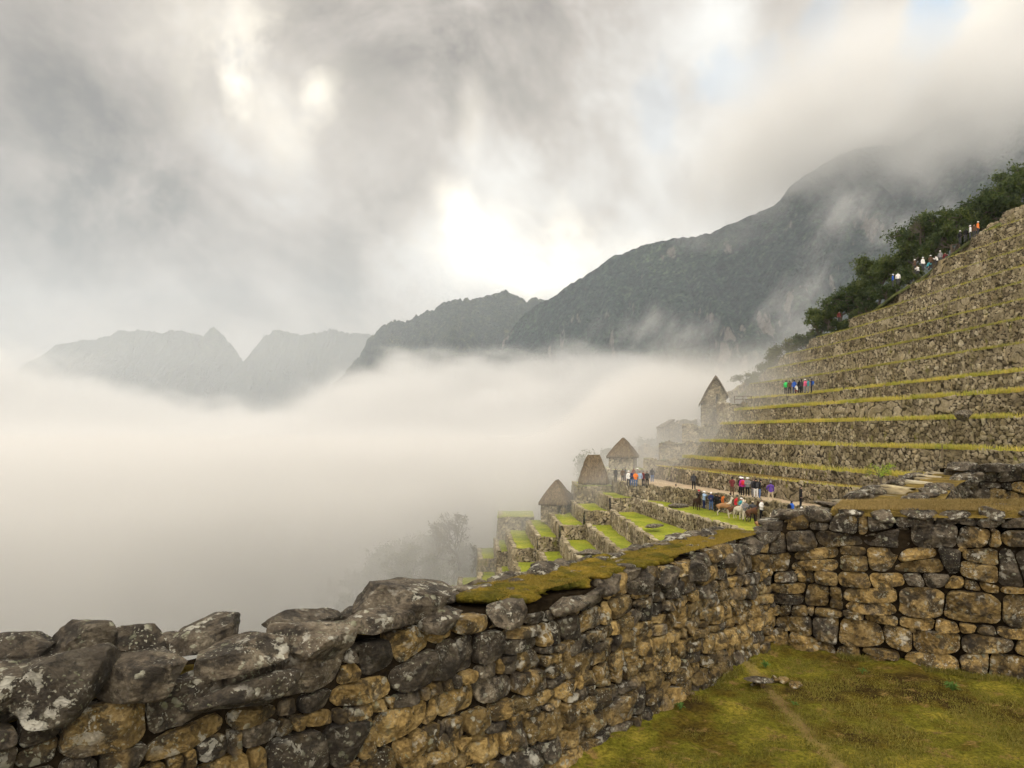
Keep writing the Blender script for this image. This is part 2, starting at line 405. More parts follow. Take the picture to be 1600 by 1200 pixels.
# ---------------------------------------------------------------- foreground masonry
def stone_mat(name, warm_bias=0.0, lichen=1.0, dark=1.0):
    """rough field stone: tone of each stone from an attribute, lichen in crisp patches, grain as relief"""
    m, t, b = material(name, 0.88, 0.25)
    p = t.new('ShaderNodeNewGeometry').outputs['Position']
    tone = t.attr('tone'); warm = t.attr('warm')
    n = t.noise(p, 6.0, 6, 0.62); nf = t.noise(p, 38.0, 5, 0.7)
    grey = t.ramp(n, [(0.28, (0.050 * dark, 0.041 * dark, 0.031 * dark)), (0.5, (0.130 * dark, 0.108 * dark, 0.078 * dark)), (0.72, (0.31, 0.27, 0.20))])
    gold = t.ramp(n, [(0.27, (0.10, 0.064, 0.020)), (0.48, (0.36, 0.25, 0.09)), (0.72, (0.58, 0.44, 0.20))])
    wm = t.ss(t.m('ADD', warm, t.m('MULTIPLY', t.m('SUBTRACT', t.noise(p, 3.5, 3), 0.5), 0.9)), 0.38 - warm_bias, 0.62 - warm_bias)
    col = t.mix(wm, grey, gold)
    col = t.mix(1.0, col, t.comb(t.lin(tone, 0, 1, 0.38, 1.5), t.lin(tone, 0, 1, 0.38, 1.48), t.lin(tone, 0, 1, 0.38, 1.43)), 'MULTIPLY')
    col = t.mix(t.lin(nf, 0.35, 0.7, 0.0, 1.0), t.mix(1.0, col, (0.55, 0.52, 0.48), 'MULTIPLY'), col)
    # dark weathering crust
    crust = t.ss(t.noise(t.vm('ADD', p, (7, 3, 1)), 6.0, 6, 0.70), 0.49, 0.57)
    col = t.mix(t.m('MULTIPLY', crust, 0.74), col, (0.022, 0.019, 0.015))
    # lichen: round crisp spots, thicker where the noise lets them
    wp = t.vm('ADD', p, t.vm('SCALE', t.vm('SUBTRACT', t.noise(p, 22, 3, color=True), (.5, .5, .5)), scale=0.06))
    blot = t.m('MULTIPLY', t.ss(t.noise(wp, 9.0, 4, .62), .57, .61), t.ss(t.noise(p, 2.1, 3, 0.6), 0.46, 0.56))
    spots = t.m('MAXIMUM', blot, t.m('MULTIPLY', t.ss(t.vor(wp, 13.0), 0.34, 0.26), t.ss(t.noise(p, 2.6, 4, 0.6), 0.50, 0.56)))
    spots2 = t.m('MULTIPLY', t.ss(t.vor(wp, 42.0), 0.33, 0.22), t.ss(t.noise(t.vm('ADD', p, (3, 9, 4)), 4.0, 4, 0.6), 0.50, 0.58))
    nz = t.sep(t.new('ShaderNodeNewGeometry').outputs['Normal'])[2]
    sp = t.m('MULTIPLY', t.m('MAXIMUM', t.m('MULTIPLY', spots, 0.75), t.m('MULTIPLY', spots2, 0.85)), t.lin(nz, -0.6, 0.4, 0.45 * lichen, 1.0 * lichen))
    lc = t.ramp(t.noise(p, 9, 2), [(0.35, (0.20, 0.21, 0.12)), (0.5, (0.36, 0.35, 0.26)), (0.68, (0.50, 0.48, 0.40))])
    col = t.mix(sp, col, lc)
    t.l.new(col, b.inputs['Base Color'])
    h = t.m('ADD', t.m('MULTIPLY', t.noise(p, 11, 8, 0.68), 1.4), t.m('MULTIPLY', nf, 0.55))
    h = t.m('ADD', h, t.m('MULTIPLY', sp, 0.12))
    fp_ = t.vm('ADD', p, t.vm('SCALE', t.noise(p, 5, 2, color=True), scale=.12))
    h = t.m('ADD', h, t.m('MULTIPLY', t.vor(fp_, 8.0), 1.5))
    h = t.m('ADD', h, t.m('MULTIPLY', t.vor(fp_, 21.0), .55))
    cr = t.noise(t.vm('MULTIPLY', p, (1, 1, 2.2)), 9.0, 5, 0.6, 1.0)
    cr = t.m('ABSOLUTE', t.m('SUBTRACT', cr, 0.5))
    h = t.m('SUBTRACT', h, t.m('MULTIPLY', t.ss(cr, 0.03, 0.0), 0.35))
    t.l.new(t.bump(h, 1.0, 0.045), b.inputs['Normal'])
    return m

M_stone = stone_mat('lichened_stone')
M_cap = stone_mat('weathered_cap_stone', -0.22, 1.15, 1.25)
m_, t_, b_ = material('wall_earth', 1.0, 0.0)
pp = t_.new('ShaderNodeNewGeometry').outputs['Position']
t_.l.new(t_.ramp(t_.noise(pp, 9, 4), [(0.3, (0.008, 0.006, 0.004)), (0.7, (0.026, 0.019, 0.011))]), b_.inputs['Base Color'])
t_.l.new(t_.bump(t_.noise(pp, 20, 4), 0.8, 0.05), b_.inputs['Normal'])
M_earth = m_
def moss_mat(name, c0, c1, c2, sc=5.0, h=0.03):
    m, t, b = material(name, 0.95, 0.05)
    p = t.new('ShaderNodeNewGeometry').outputs['Position']
    n = t.noise(p, sc, 5, 0.6); f = t.noise(p, sc * 14, 4, 0.7)
    c = t.ramp(n, [(0.30, c0), (0.5, c1), (0.72, c2)])
    c = t.mix(t.lin(f, 0.3, 0.7), t.mix(1.0, c, (0.5, 0.5, 0.45), 'MULTIPLY'), t.mix(1.0, c, (1.35, 1.3, 1.2), 'MULTIPLY'))
    t.l.new(c, b.inputs['Base Color'])
    hh = t.m('ADD', t.m('MULTIPLY', t.noise(p, sc * 2.5, 5, 0.6), 2.0), f)
    t.l.new(t.bump(hh, 1.0, h), b.inputs['Normal'])
    return m
M_moss = moss_mat('golden_moss', (0.045, 0.050, 0.010), (0.13, 0.105, 0.015), (0.30, 0.20, 0.035), 3.0, .04)

def clip(poly, nx, ny, c):
    """keep the side nx*x+ny*y <= c"""
    out = []
    for i in range(len(poly)):
        a = poly[i]; b = poly[(i + 1) % len(poly)]
        da = a[0] * nx + a[1] * ny - c; db = b[0] * nx + b[1] * ny - c
        if da <= 0: out.append(a)
        if (da < 0 < db) or (db < 0 < da):
            k = da / (da - db); out.append((a[0] + (b[0] - a[0]) * k, a[1] + (b[1] - a[1]) * k))
    return out

def pack(L, H, rowh, aspect, rng):
    """rough courses of blocks that pinch, split and step: the joints of dry stone masonry, as polygons in the wall's plane"""
    rows = []; t = 0.0
    while t < H - .3 * rowh[0]:
        h = rng.uniform(*rowh); rows.append(h); t += h
    rows = np.array(rows) * H / sum(rows); base = np.concatenate([[0], np.cumsum(rows)])
    seeds = rng.uniform(0, 99, len(base)); mh = float(np.mean(rowh))
    def bnd(k, s):
        if k == 0: return 0.0
        if k == len(base) - 1: return H + .05 * math.sin(s * 2.3) - rng.uniform(0, .03)
        p = np.array([[s * 1.1, seeds[k], 0.0], [s * 3.1, seeds[k] + 9, 0.0]]); f = fbm(p, 2, 7)
        return base[k] + min(rows[k - 1], rows[k]) * (.36 * max(-1, min(1, f[0])) + .16 * max(-1, min(1, f[1])))
    cells = []
    for k in range(len(rows)):
        s = -rng.uniform(0, .2)
        sh = 0.0
        while s < L:
            h = rows[k]; w_ = h * rng.uniform(*aspect)
            if rng.random() < .18: w_ = h * rng.uniform(.4, .7)
            e = min(s + w_, L + .05); sh2 = rng.normal(0, .13) * h
            a0, a1 = bnd(k, s - sh), bnd(k, e - sh2); b0, b1 = bnd(k + 1, s + sh), bnd(k + 1, e + sh2)
            q = [(s - sh, a0), (e - sh2, a1), (e + sh2, b1), (s + sh, b0)]
            sh_, sh = sh, sh2
            def chamfer(q):
                out = []
                for i in range(len(q)):
                    p0 = np.array(q[i - 1]); p1 = np.array(q[i]); p2 = np.array(q[(i + 1) % len(q)]); c = rng.uniform(.03, .22)
                    c2 = rng.uniform(.03, .22)
                    out += [tuple(p1 + (p0 - p1) * c), tuple(p1 + (p2 - p1) * c2)]
                return out
            hh = min(b0 - a0, b1 - a1)
            if max(b0 - a0, b1 - a1) < .04: s = e; continue
            q = [(q[0][0], a0), (q[1][0], a1), (q[2][0], max(b1, a1 + .015)), (q[3][0], max(b0, a0 + .015))]
            r = rng.random()
            if r < .20 and hh > mh * .9:                    # two thin stones, one on the other
                f0, f1 = rng.uniform(.35, .65, 2)
                m0 = (q[0][0] + (q[3][0] - q[0][0]) * f0, q[0][1] + (q[3][1] - q[0][1]) * f0); m1 = (q[1][0] + (q[2][0] - q[1][0]) * f1, q[1][1] + (q[2][1] - q[1][1]) * f1)
                cells += [chamfer([q[0], q[1], m1, m0]), chamfer([m0, m1, q[2], q[3]])]
            else:
                cells.append(chamfer(q))
            if rng.random() < .35:                          # a wedge stone in the joint corner
                c = np.array(q[2]); z = rng.uniform(.25, .5) * mh * .5; a = rng.uniform(0, 6.28, 5); a.sort()
                if np.min(np.diff(np.concatenate([a, [a[0] + 6.28]]))) > .5 and c[1] < H - .05: cells.append([(c[0] + z * 1.3 * math.cos(t_), c[1] + z * math.sin(t_)) for t_ in a])
            s = e
    return [c for c in cells if min(p[0] for p in c) > -.3 and max(p[0] for p in c) < L + .2]

def cell_stone(poly, rng, gap=0.010, bulge=0.075, na=44, deep=0.13, face=True):
    """one stone in the wall's own plane: (s, t, outward)"""
    pts_ = sorted(set((float(a), float(b)) for a, b in poly)); hull = []
    for seq in (pts_, pts_[::-1]):
        h_ = []
        for p_ in seq:
            while len(h_) > 1 and (h_[-1][0] - h_[-2][0]) * (p_[1] - h_[-2][1]) - (h_[-1][1] - h_[-2][1]) * (p_[0] - h_[-2][0]) <= 0: h_.pop()
            h_.append(p_)
        hull += h_[:-1]
    if len(hull) < 3: return None
    q = np.array(hull); A = 0; cx = cyy = 0
    for i in range(len(q)):
        a, b = q[i], q[(i + 1) % len(q)]; k = a[0] * b[1] - b[0] * a[1]; A += k; cx += (a[0] + b[0]) * k; cyy += (a[1] + b[1]) * k
    if abs(A) < 1e-5: return None
    c = np.array([cx, cyy]) / (3 * A); th = np.linspace(0, 2 * math.pi, na, endpoint=False)
    dirs = np.stack([np.cos(th), np.sin(th)], 1); Rr = np.full(na, 9.0)
    for i in range(len(q)):
        a, b = q[i], q[(i + 1) % len(q)]; e = b - a; n = np.array([e[1], -e[0]]); n = n / (np.linalg.norm(n) + 1e-9)
        dist = (a - c) @ n
        if dist < 0: n = -n; dist = -dist
        dn = dirs @ n
        Rr = np.where(dn > 1e-4, np.minimum(Rr, (dist - gap * .5) / np.maximum(dn, 1e-4)), Rr)
    Rr = np.maximum(Rr, 0.012)
    ker = np.array([0.4, 1.4, 4, 1.4, 0.4]); ker /= ker.sum()
    for _ in range(1):
        Rs = sum(ker[k] * np.roll(Rr, k - 2) for k in range(5)); Rr = np.minimum(Rr * 1.0, Rs)
    size = math.sqrt(abs(A) / 2)
    ph = rng.uniform(0, 99)
    Rr = Rr * (1 - 0.05 * np.abs(fbm(np.stack([np.cos(th) * 1.5 + ph, np.sin(th) * 1.5, th * 0], 1), 2, 3)))
    rho = np.array([0.0, 0.12, 0.24, 0.36, 0.47, 0.57, 0.67, 0.76, 0.84, 0.91, 0.96, 0.99, 1.0, 0.99, 0.93])
    bl = bulge * rng.uniform(0.6, 1.35) * min(1.25, 0.45 + size * 2.2)
    S = c[0] + rho[:, None] * Rr[None] * dirs[:, 0][None]; T = c[1] + rho[:, None] * Rr[None] * dirs[:, 1][None]
    r_ = np.clip(rho, 0, 1)[:, None]
    h = bl * np.sqrt(np.clip(1 - r_ ** rng.uniform(6.0, 18.0), 0, 1)) * np.ones((1, na))
    # flat broken faces
    for _ in range(rng.integers(4, 8)):
        a = rng.uniform(0, 2 * math.pi); sl = rng.uniform(0.12, 0.7)
        pl = bl * rng.uniform(0.55, 0.95) - ((S - c[0]) * math.cos(a) + (T - c[1]) * math.sin(a)) * sl
        h = np.minimum(h, np.maximum(pl, -0.02))
    h = h + rng.uniform(-0.018, 0.026)
    h[13] = -deep * 0.45; h[14] = -deep
    P3 = np.stack([S, T, h], -1)
    nz = fbm(P3 * 7 + ph, 4, 5, 0.6); nz2 = fbm(P3 * 7 + ph + 31, 3, 6, 0.6)
    k = (np.arange(15) < 13)[:, None]
    P3[..., 2] += k * nz * 0.017 * (0.5 + size * 2)
    P3[..., 0] += nz2 * 0.010; P3[..., 1] += nz * 0.010
    return P3.reshape(-1, 3), grid_faces(15, na, True)

def masonry(name, origin, dvec, nvec, L, zb, ztop, cells, mat, parent, rng, warmfun, batter=0.04, **kw):
    """stones of a wall face as one mesh; ztop and zb may vary along the wall"""
    Vs, Fs, tone, warm = [], [], [], []; o = 0
    for c in cells:
        r = cell_stone(c, rng, **kw)
        if r is None: continue
        p, f = r
        s = p[:, 0]; H = ztop(s) - zb(s)
        z = zb(s) + p[:, 1] / kw_H * H
        outv = p[:, 2] - batter * p[:, 1]
        V = np.stack([origin[0] + dvec[0] * s + nvec[0] * outv, origin[1] + dvec[1] * s + nvec[1] * outv, z], 1)
        Vs.append(V); Fs.append(f + o); o += len(V)
        tone.append(np.full(len(V), rng.beta(2.0, 2.0))); warm.append(np.full(len(V), np.clip(rng.normal(warmfun(p[:, 0].mean(), p[:, 1].mean() / kw_H), 0.22), 0, 1)))
    return mesh_np(name, np.concatenate(Vs), np.concatenate(Fs), mat, attrs={'tone': np.concatenate(tone), 'warm': np.concatenate(warm)}, parent=parent)

def rock(c, dims, rot=(0, 0, 0), seed=0, sub=5, box=0.55, cuts=12, rough=0.05):
    """a broken block: half-sizes dims; returns vertices and faces"""
    V, F = ico(sub); rng = np.random.default_rng(seed)
    V = np.sign(V) * np.abs(V) ** box
    V = V / np.max(np.abs(V), axis=0)
    for _ in range(cuts):
        n = rng.normal(size=3); n /= np.linalg.norm(n); dd = rng.uniform(0.62, 1.02)
        k = np.maximum(V @ n - dd, 0); V = V - k[:, None] * n
    V = V * np.array(dims)
    m = float(np.mean(dims))
    nn = fbm(V / m * 1.1 + seed * 7.7, 5, seed, 0.58)
    N = V / (np.linalg.norm(V, axis=1, keepdims=True) + 1e-9)
    V = V + N * (nn * rough * 2.0 * m)[:, None]
    V[:, 2] += fbm(V * np.array([3, 3, 9.0]) / m * .8 + seed, 4, seed + 2) * rough * 0.6 * m
    M = np.array(Matrix.Rotation(rot[2], 3, 'Z') @ Matrix.Rotation(rot[1], 3, 'Y') @ Matrix.Rotation(rot[0], 3, 'X'))
    return V @ M.T + np.array(c), F

def rock_obj(name, c, dims, rot, seed, mat, parent=None, tone=0.5, warm=0.3, **k):
    V, F = rock(c, dims, rot, seed, **k)
    return mesh_np(name, V, F, mat, attrs={'tone': np.full(len(V), tone), 'warm': np.full(len(V), warm)}, parent=parent)

# ---- the long wall running from the lower left to the corner
CX, CY = 3.67, 9.85
dA = np.array([0.6706, 0.7418]); nA = np.array([0.7418, -0.6706])
LA = 18.0; oA = np.array([CX, CY]) - dA * LA
rng = np.random.default_rng(7)
def s_at(u):
    """distance along the long wall at which its face is seen at bearing u"""
    k = (u - 800) / 1100; y = 5.2345 / (0.904 - k) if k < .9 else 99
    return LA - (CY - y) * 1.3481

wallA = tag(empty('stone_wall', (float(oA[0] + dA[0] * 6), float(oA[1] + dA[1] * 6), -3)), 'long dry stone wall with moss and loose slabs on top, running from the lower left corner to the inner corner', 'wall')
def child(o, par):
    """parent while keeping the mesh where it stands"""
    o.parent = par; o.matrix_parent_inverse = Matrix.Translation(par.location).inverted() if par.rotation_euler.z == 0 else par.matrix_basis.inverted(); return o
kw_H = 1.62
cellsA = pack(LA, kw_H, (.11, .24), (.75, 2.4), rng)
topA = lambda s: -1.46 + .12 * np.clip((s_at(560) - s) / 1.0, 0, 1) + 0.05 * np.sin(s * 1.3) + 0.03 * np.sin(s * 3.1 + 1)
fA = masonry('masonry', oA, dA, nA, LA, lambda s: -3.06 + 0 * s, topA, cellsA, M_stone, None, rng, lambda s, h: 0.70 - 0.75 * max(0, h - 0.5) - 0.03 * max(0, LA - 7 - s))
child(fA, wallA)
def slab_mesh(name, o, d, n, L, out0, out1, z0, z1, mat, par, seg=80):
    """solid core between two offsets of a wall line"""
    s = np.linspace(0, L, seg); prof = [(out0, z0), (out0, z1), ((out0 + out1) / 2, z1 + 0.02), (out1, z1), (out1, z0)]
    V = np.array([[(o[0] + d[0] * a + n[0] * q[0], o[1] + d[1] * a + n[1] * q[0], q[1] ) for q in prof] for a in s]).reshape(-1, 3)
    ob = mesh_np(name, V, grid_faces(seg, 5), mat, smooth=False); return child(ob, par)
slab_mesh('core', oA, dA, nA, LA + 0.5, -0.09, -0.80, -3.3, -1.50, M_earth, wallA)

def top_point(s, back, z):
    return (float(oA[0] + dA[0] * s - nA[0] * back), float(oA[1] + dA[1] * s - nA[1] * back), z)

angA = math.atan2(dA[1], dA[0])
# loose slabs: (u, v, back, half length, half depth, half height, yaw, pitch, roll, tone, warm)
caps = [(30, 1012, .50, .20, .17, .085, .2, .05, .1, .3, .2), (122, 1002, .42, .125, .15, .135, .3, .0, .35, .35, .2),
        (205, 1008, .42, .17, .16, .10, -.2, .1, -.25, .4, .25), (100, 1066, .10, .25, .19, .145, .15, .0, .12, .12, .1),
        (228, 1050, .13, .21, .19, .125, -.1, .05, -.1, .55, .15), (325, 988, .52, .24, .15, .075, .1, -.18, .1, .4, .2),
        (383, 1020, .14, .335, .20, .105, .0, -.10, .08, .62, .1), (497, 996, .16, .27, .22, .11, .1, .12, .06, .75, .1),
        (395, 1075, .03, .36, .14, .085, .0, -.08, .0, .22, .1), (583, 970, .16, .255, .18, .085, .1, .03, .05, .66, .1),
        (640, 936, .30, .40, .26, .125, .12, .07, .08, .5, .35), (792, 956, .10, .24, .16, .10, -.02, -.03, .05, .7, .05),
        (884, 945, .10, .26, .17, .085, .05, -.02, .02, .7, .55), (470, 965, .55, .25, .14, .06, .1, .1, .1, .45, .3), (560, 962, .52, .25, .14, .07, .1, .0, .1, .4, .3),
        (258, 1010, .60, .16, .12, .05, .4, .0, .1, .4, .2), (690, 965, .05, .18, .13, .09, .0, .0, .1, .4, .1)]
caps += [(1212, 818, .30, .30, .20, .08, .1, .0, .0, .6, .1), (1235, 812, .28, .30, .20, .06, .3, .0, .0, .6, .1), (1196, 828, .45, .28, .2, .08, .2, .0, .0, .6, .1)]
caps += [(8, 1072, .30, .30, .22, .14, .1, .0, .0, .4, .2), (48, 1046, .50, .26, .18, .10, .2, .0, .1, .4, .2)]
caps += [(948, 917, .10, .24, .14, .10, .0, .0, .0, .45, .1), (1002, 912, .07, .22, .13, .11, .05, .0, .0, .4, .1), (1040, 903, .07, .20, .14, .115, .0, -.05, .0, .5, .1),
         (1082, 893, .08, .26, .15, .12, .1, .0, .05, .5, .1), (1135, 872, .10, .34, .17, .12, -.05, .0, .05, .5, .15), (1172, 852, .16, .32, .17, .10, .0, .0, .0, .5, .1),
         (1195, 838, .12, .26, .16, .11, .0, .0, .0, .5, .1)]
for i, (u, v, back, hl, hd, hh, yaw, pit, rol, tone, warm) in enumerate(caps):
    s = s_at(u) if u < 1190 else LA - 0.25
    pt = top_point(s, back, 0)
    for _ in range(3):
        yy = pt[1]; s += ((u - 800) / 1100 * yy - pt[0]) / (dA[0] - (u - 800) / 1100 * dA[1]); pt = top_point(s, back, 0)
    z = (675 - v) / 1100 * pt[1]
    o = rock_obj('cap_stone', (pt[0], pt[1], z), (hl * 1.12, hd * 1.12, hh * 1.10), (rol, pit, angA + yaw), 100 + i, M_cap, None, tone, warm, box=.52, sub=5, rough=.040, cuts=16)
    child(o, wallA)
for i in range(34):
    s = s_at(0) - .25 - (i // 2) * .42
    if s < .2: break
    pt = top_point(s, .18 if i % 2 else .55, -1.30 + rng.uniform(-.03, .05))
    child(rock_obj('cap_stone', pt, (rng.uniform(.2, .3), rng.uniform(.15, .22), rng.uniform(.09, .15)), (rng.uniform(-.15, .15), rng.uniform(-.15, .15), angA + rng.uniform(-.3, .3)),
                   1500 + i, M_cap, None, rng.uniform(.3, .6), rng.uniform(.1, .3), box=.52, sub=4, rough=.04, cuts=14), wallA)
# flat stones along the far edge of the top
for i in range(34):
    s = LA - 7.0 + i * 0.205 + rng.uniform(-.05, .05)
    if s > LA - .1: break
    pt = top_point(s, .68 + rng.uniform(-.10, .08), -1.44 + rng.uniform(-.02, .035))
    child(rock_obj('edge_stone', pt, (rng.uniform(.13, .24), rng.uniform(.09, .16), rng.uniform(.04, .085)), (rng.uniform(-.2, .2), rng.uniform(-.2, .2), angA + rng.uniform(-.4, .4)),
                   300 + i, M_cap, None, rng.uniform(.3, .8), rng.uniform(.1, .4), box=.6, sub=4, rough=.06), wallA)

for i in range(46):
    s = s_at(800) + rng.uniform(0, 1) * (LA - .3 - s_at(800))
    pt = top_point(s, rng.uniform(.16, .58), -1.435 + rng.uniform(-.012, .02))
    child(rock_obj('edge_stone', pt, (rng.uniform(.05, .15), rng.uniform(.04, .10), rng.uniform(.025, .05)), (rng.uniform(-.2, .2), rng.uniform(-.2, .2), rng.uniform(0, 3)),
                   1300 + i, M_cap, None, rng.uniform(.3, .8), rng.uniform(.1, .5), box=.6, sub=3, rough=.06), wallA)

def cushion(name, o, d, n, L0, L1, b0, b1, z, mat, par, res=0.02, amp=0.05, seed=0, hgt=0.07):
    """a lumpy carpet of moss along a wall top"""
    ns = int((L1 - L0) / res); nb = max(6, int((b1 - b0) / res))
    S, B = np.meshgrid(np.linspace(L0, L1, ns), np.linspace(0, 1, nb), indexing='ij')
    wob0 = 0.07 * fbm(np.stack([S * 1.3, S * 0, S * 0 + seed], -1), 3, seed); wob1 = 0.09 * fbm(np.stack([S * 1.5, S * 0 + 7, S * 0 + seed], -1), 3, seed + 1)
    bb = (b0 + wob0) * (1 - B) + (b1 + wob1) * B
    edge = np.clip(1 - np.abs(B * 2 - 1) ** 3, 0, 1) ** .6
    lump = np.abs(fbm(np.stack([S * 2.6, bb * 3.5, S * 0 + seed], -1), 3, seed + 2)) * 1.2
    zz = z(S) - .04 + edge * (hgt + amp * (1 - lump * 1.8)) + 0.006 * fbm(np.stack([S * 30, bb * 30, S * 0], -1), 2, seed + 4)
    V = np.stack([o[0] + d[0] * S - n[0] * bb, o[1] + d[1] * S - n[1] * bb, zz], -1).reshape(-1, 3)
    return child(mesh_np(name, V, grid_faces(ns, nb), mat), par)
def lumps(name, o, d, n_, L0, L1, b0, b1, z, count, mat, par, seed, r0=.035, r1=.115, flat=.42):
    rg = np.random.default_rng(seed); V0, F0 = ico(3); Vs, Fs = [], []; k = 0
    while k < count:
        S = rg.uniform(L0, L1); B = b0 + (b1 - b0) * rg.beta(1.3, 1.3); r = rg.uniform(r0, r1)
        if fbm(np.array([[S * 1.2, B * 2, seed]]), 3, seed)[0] < -.08: k += 1; continue
        v = V0 * (1 + .30 * fbm(V0 * 1.7 + k, 3, 3))[:, None] * np.array([r * 1.2, r, r * flat])
        v = v + np.array([o[0] + d[0] * S - n_[0] * B, o[1] + d[1] * S - n_[1] * B, z + rg.uniform(-.015, .015) - .015 * abs(B - .35)])
        Fs.append(F0 + len(V0) * len(Vs)); Vs.append(v); k += 1
    return child(mesh_np(name, np.concatenate(Vs), np.concatenate(Fs), mat), par)
lumps('moss', oA, dA, nA, s_at(790), LA - .1, .10, .66, -1.425, 330, M_moss, wallA, 61)
lumps('moss', oA, dA, nA, s_at(0) - .5, s_at(60), .12, .5, -1.27, 60, M_moss, wallA, 63)
lumps('moss', oA, dA, nA, .6, s_at(760), .22, .7, -1.44, 90, M_moss, wallA, 62)
cushion('moss', oA, dA, nA, s_at(800), LA - .15, .12, .56, lambda S: -1.535 + 0 * S, M_moss, wallA, seed=3, amp=.06, hgt=.04)
cushion('moss', oA, dA, nA, 0.5, s_at(760), .32, .72, lambda S: -1.50 + 0 * S, M_moss, wallA, seed=8, hgt=.03)

# ---- the wall across, from the corner to the right
dB = np.array([0.872, -0.4895]); nB = np.array([-0.4895, -0.872]); LB = 6.0; oB = np.array([CX, CY])
wallB = tag(empty('stone_wall', (float(oB[0] + dB[0] * 2), float(oB[1] + dB[1] * 2), -3)), 'tall wall of large golden stones with a dry grass ledge on top, closing the mossy yard on the right', 'wall')
kw_H = 1.98
cellsB = pack(LB, kw_H, (.17, .34), (.85, 2.3), rng)
topB = lambda s: -1.14 - .10 * np.clip(1 - s / .9, 0, 1) + 0.05 * np.clip(s, 0, 4) + .02 * np.sin(s * 4)
fB = masonry('masonry', oB, dB, nB, LB, lambda s: -3.08 + 0 * s, topB, cellsB, M_stone, None, rng, lambda s, h: 0.72 - 0.9 * max(0, h - .6), bulge=.10)
child(fB, wallB)
slab_mesh('core', oB, dB, nB, LB, -0.10, -1.35, -3.3, -1.27, M_earth, wallB)
for i in range(15):
    sB = .15 + i * .40; zt_ = -1.15 + .045 * min(sB, 4)
    child(rock_obj('rim_stone', (float(oB[0] + dB[0] * sB - nB[0] * .14), float(oB[1] + dB[1] * sB - nB[1] * .14), zt_ + rng.uniform(-.03, .01)), (rng.uniform(.15, .23), .19, rng.uniform(.07, .105)),
                   (rng.uniform(-.1, .1), rng.uniform(-.08, .08), math.atan2(dB[1], dB[0]) + rng.uniform(-.15, .15)), 900 + i, M_cap, None, rng.uniform(.35, .7), .15, box=.55, sub=4, rough=.05), wallB)
M_drygrass = moss_mat('dry_turf', (0.075, 0.055, 0.015), (0.16, 0.115, 0.030), (0.26, 0.19, 0.06), 3.0, 0.03)
cushion('turf', oB, dB, nB, .7, LB, .06, 1.5, lambda S: -1.13 + 0.045 * np.clip(S, 0, 4), M_drygrass, wallB, seed=21, amp=.03, res=.03, hgt=.06)

# ---- yard floor
m_, t_, b_ = material('mossy_turf', 0.95, 0.05)
pp = t_.new('ShaderNodeNewGeometry').outputs['Position']
n = t_.noise(pp, 1.1, 6, 0.62); f = t_.noise(pp, 24, 5, 0.75); g = t_.noise(pp, 5.0, 5, .65)
c = t_.ramp(n, [(0.36, (0.038, 0.025, 0.008)), (0.46, (0.088, 0.066, 0.010)), (0.54, (0.112, 0.108, 0.013)), (0.66, (0.22, 0.18, 0.028))])
c = t_.mix(t_.ss(g, .54, .68), c, (0.19, 0.125, 0.045))
c = t_.mix(t_.lin(f, .34, .66), t_.mix(1.0, c, (.40, .42, .40), 'MULTIPLY'), t_.mix(1.0, c, (1.5, 1.45, 1.3), 'MULTIPLY'))
# a worn line trodden across the turf
sx, sy = t_.sep(pp)[:2]
ln = t_.m('ABSOLUTE', t_.m('ADD', t_.m('SUBTRACT', sx, t_.m('ADD', t_.m('MULTIPLY', t_.m('SUBTRACT', sy, 6.5), 0.02), 2.98)), t_.m('MULTIPLY', t_.m('SUBTRACT', g, .5), .35)))
c = t_.mix(t_.m('MULTIPLY', t_.ss(ln, .11, .02), .55), c, (0.24, 0.165, 0.07))
t_.l.new(c, b_.inputs['Base Color'])
t_.l.new(t_.bump(t_.m('ADD', f, t_.m('MULTIPLY', g, .8)), 1.0, .035), b_.inputs['Normal'])
M_floor = m_
X, Y = np.meshgrid(np.linspace(-14, 14, 520), np.linspace(-8, 11, 360), indexing='ij')
q = np.stack([X, Y, X * 0], -1)
dist_a = (X - CX) * nA[0] + (Y - CY) * nA[1]; dist_b = (X - CX) * nB[0] + (Y - CY) * nB[1]
near = np.exp(-np.clip(np.minimum(dist_a, dist_b), 0, 9) / .25)
Z = -3.03 + .035 * fbm(q * .8, 4, 2) + .014 * fbm(q * 5, 3, 4) + near * (.05 + .04 * fbm(q * 3, 2, 9))
md = np.minimum(dist_a, dist_b); Z = np.where(md < -.4, -3.6 - 3.0 * np.clip(-md - .8, 0, 12), Z)
tag(mesh_np('yard_ground', np.stack([X, Y, Z], -1).reshape(-1, 3), grid_faces(520, 360), M_floor), kind='structure')

def blades(name, pts, h0, h1, wdt, mat, rng, lean=.35, bend=.3):
    """short grass: one bent triangle pair per blade"""
    n = len(pts); a = rng.uniform(0, 2 * math.pi, n); h = rng.uniform(h0, h1, n); l = rng.normal(0, lean, n) * h; a2 = rng.uniform(0, 6.28, n)
    sd = np.stack([np.cos(a), np.sin(a), a * 0], 1) * (wdt * rng.uniform(.6, 1.3, n))[:, None]
    ln = np.stack([np.cos(a2) * l, np.sin(a2) * l, h], 1)
    mid = pts + ln * .55 * np.array([.6, .6, 1]); tip = pts + ln
    V = np.stack([pts - sd, pts + sd, mid + sd * .7, mid - sd * .7, tip], 1).reshape(-1, 3)
    b = np.arange(n)[:, None] * 5
    return mesh_np(name, V, [b + np.array([[0, 1, 2, 3]]), b + np.array([[3, 2, 4]])], mat, smooth=False,
                   attrs={'tone': np.repeat(rng.uniform(0, 1, n), 5)})
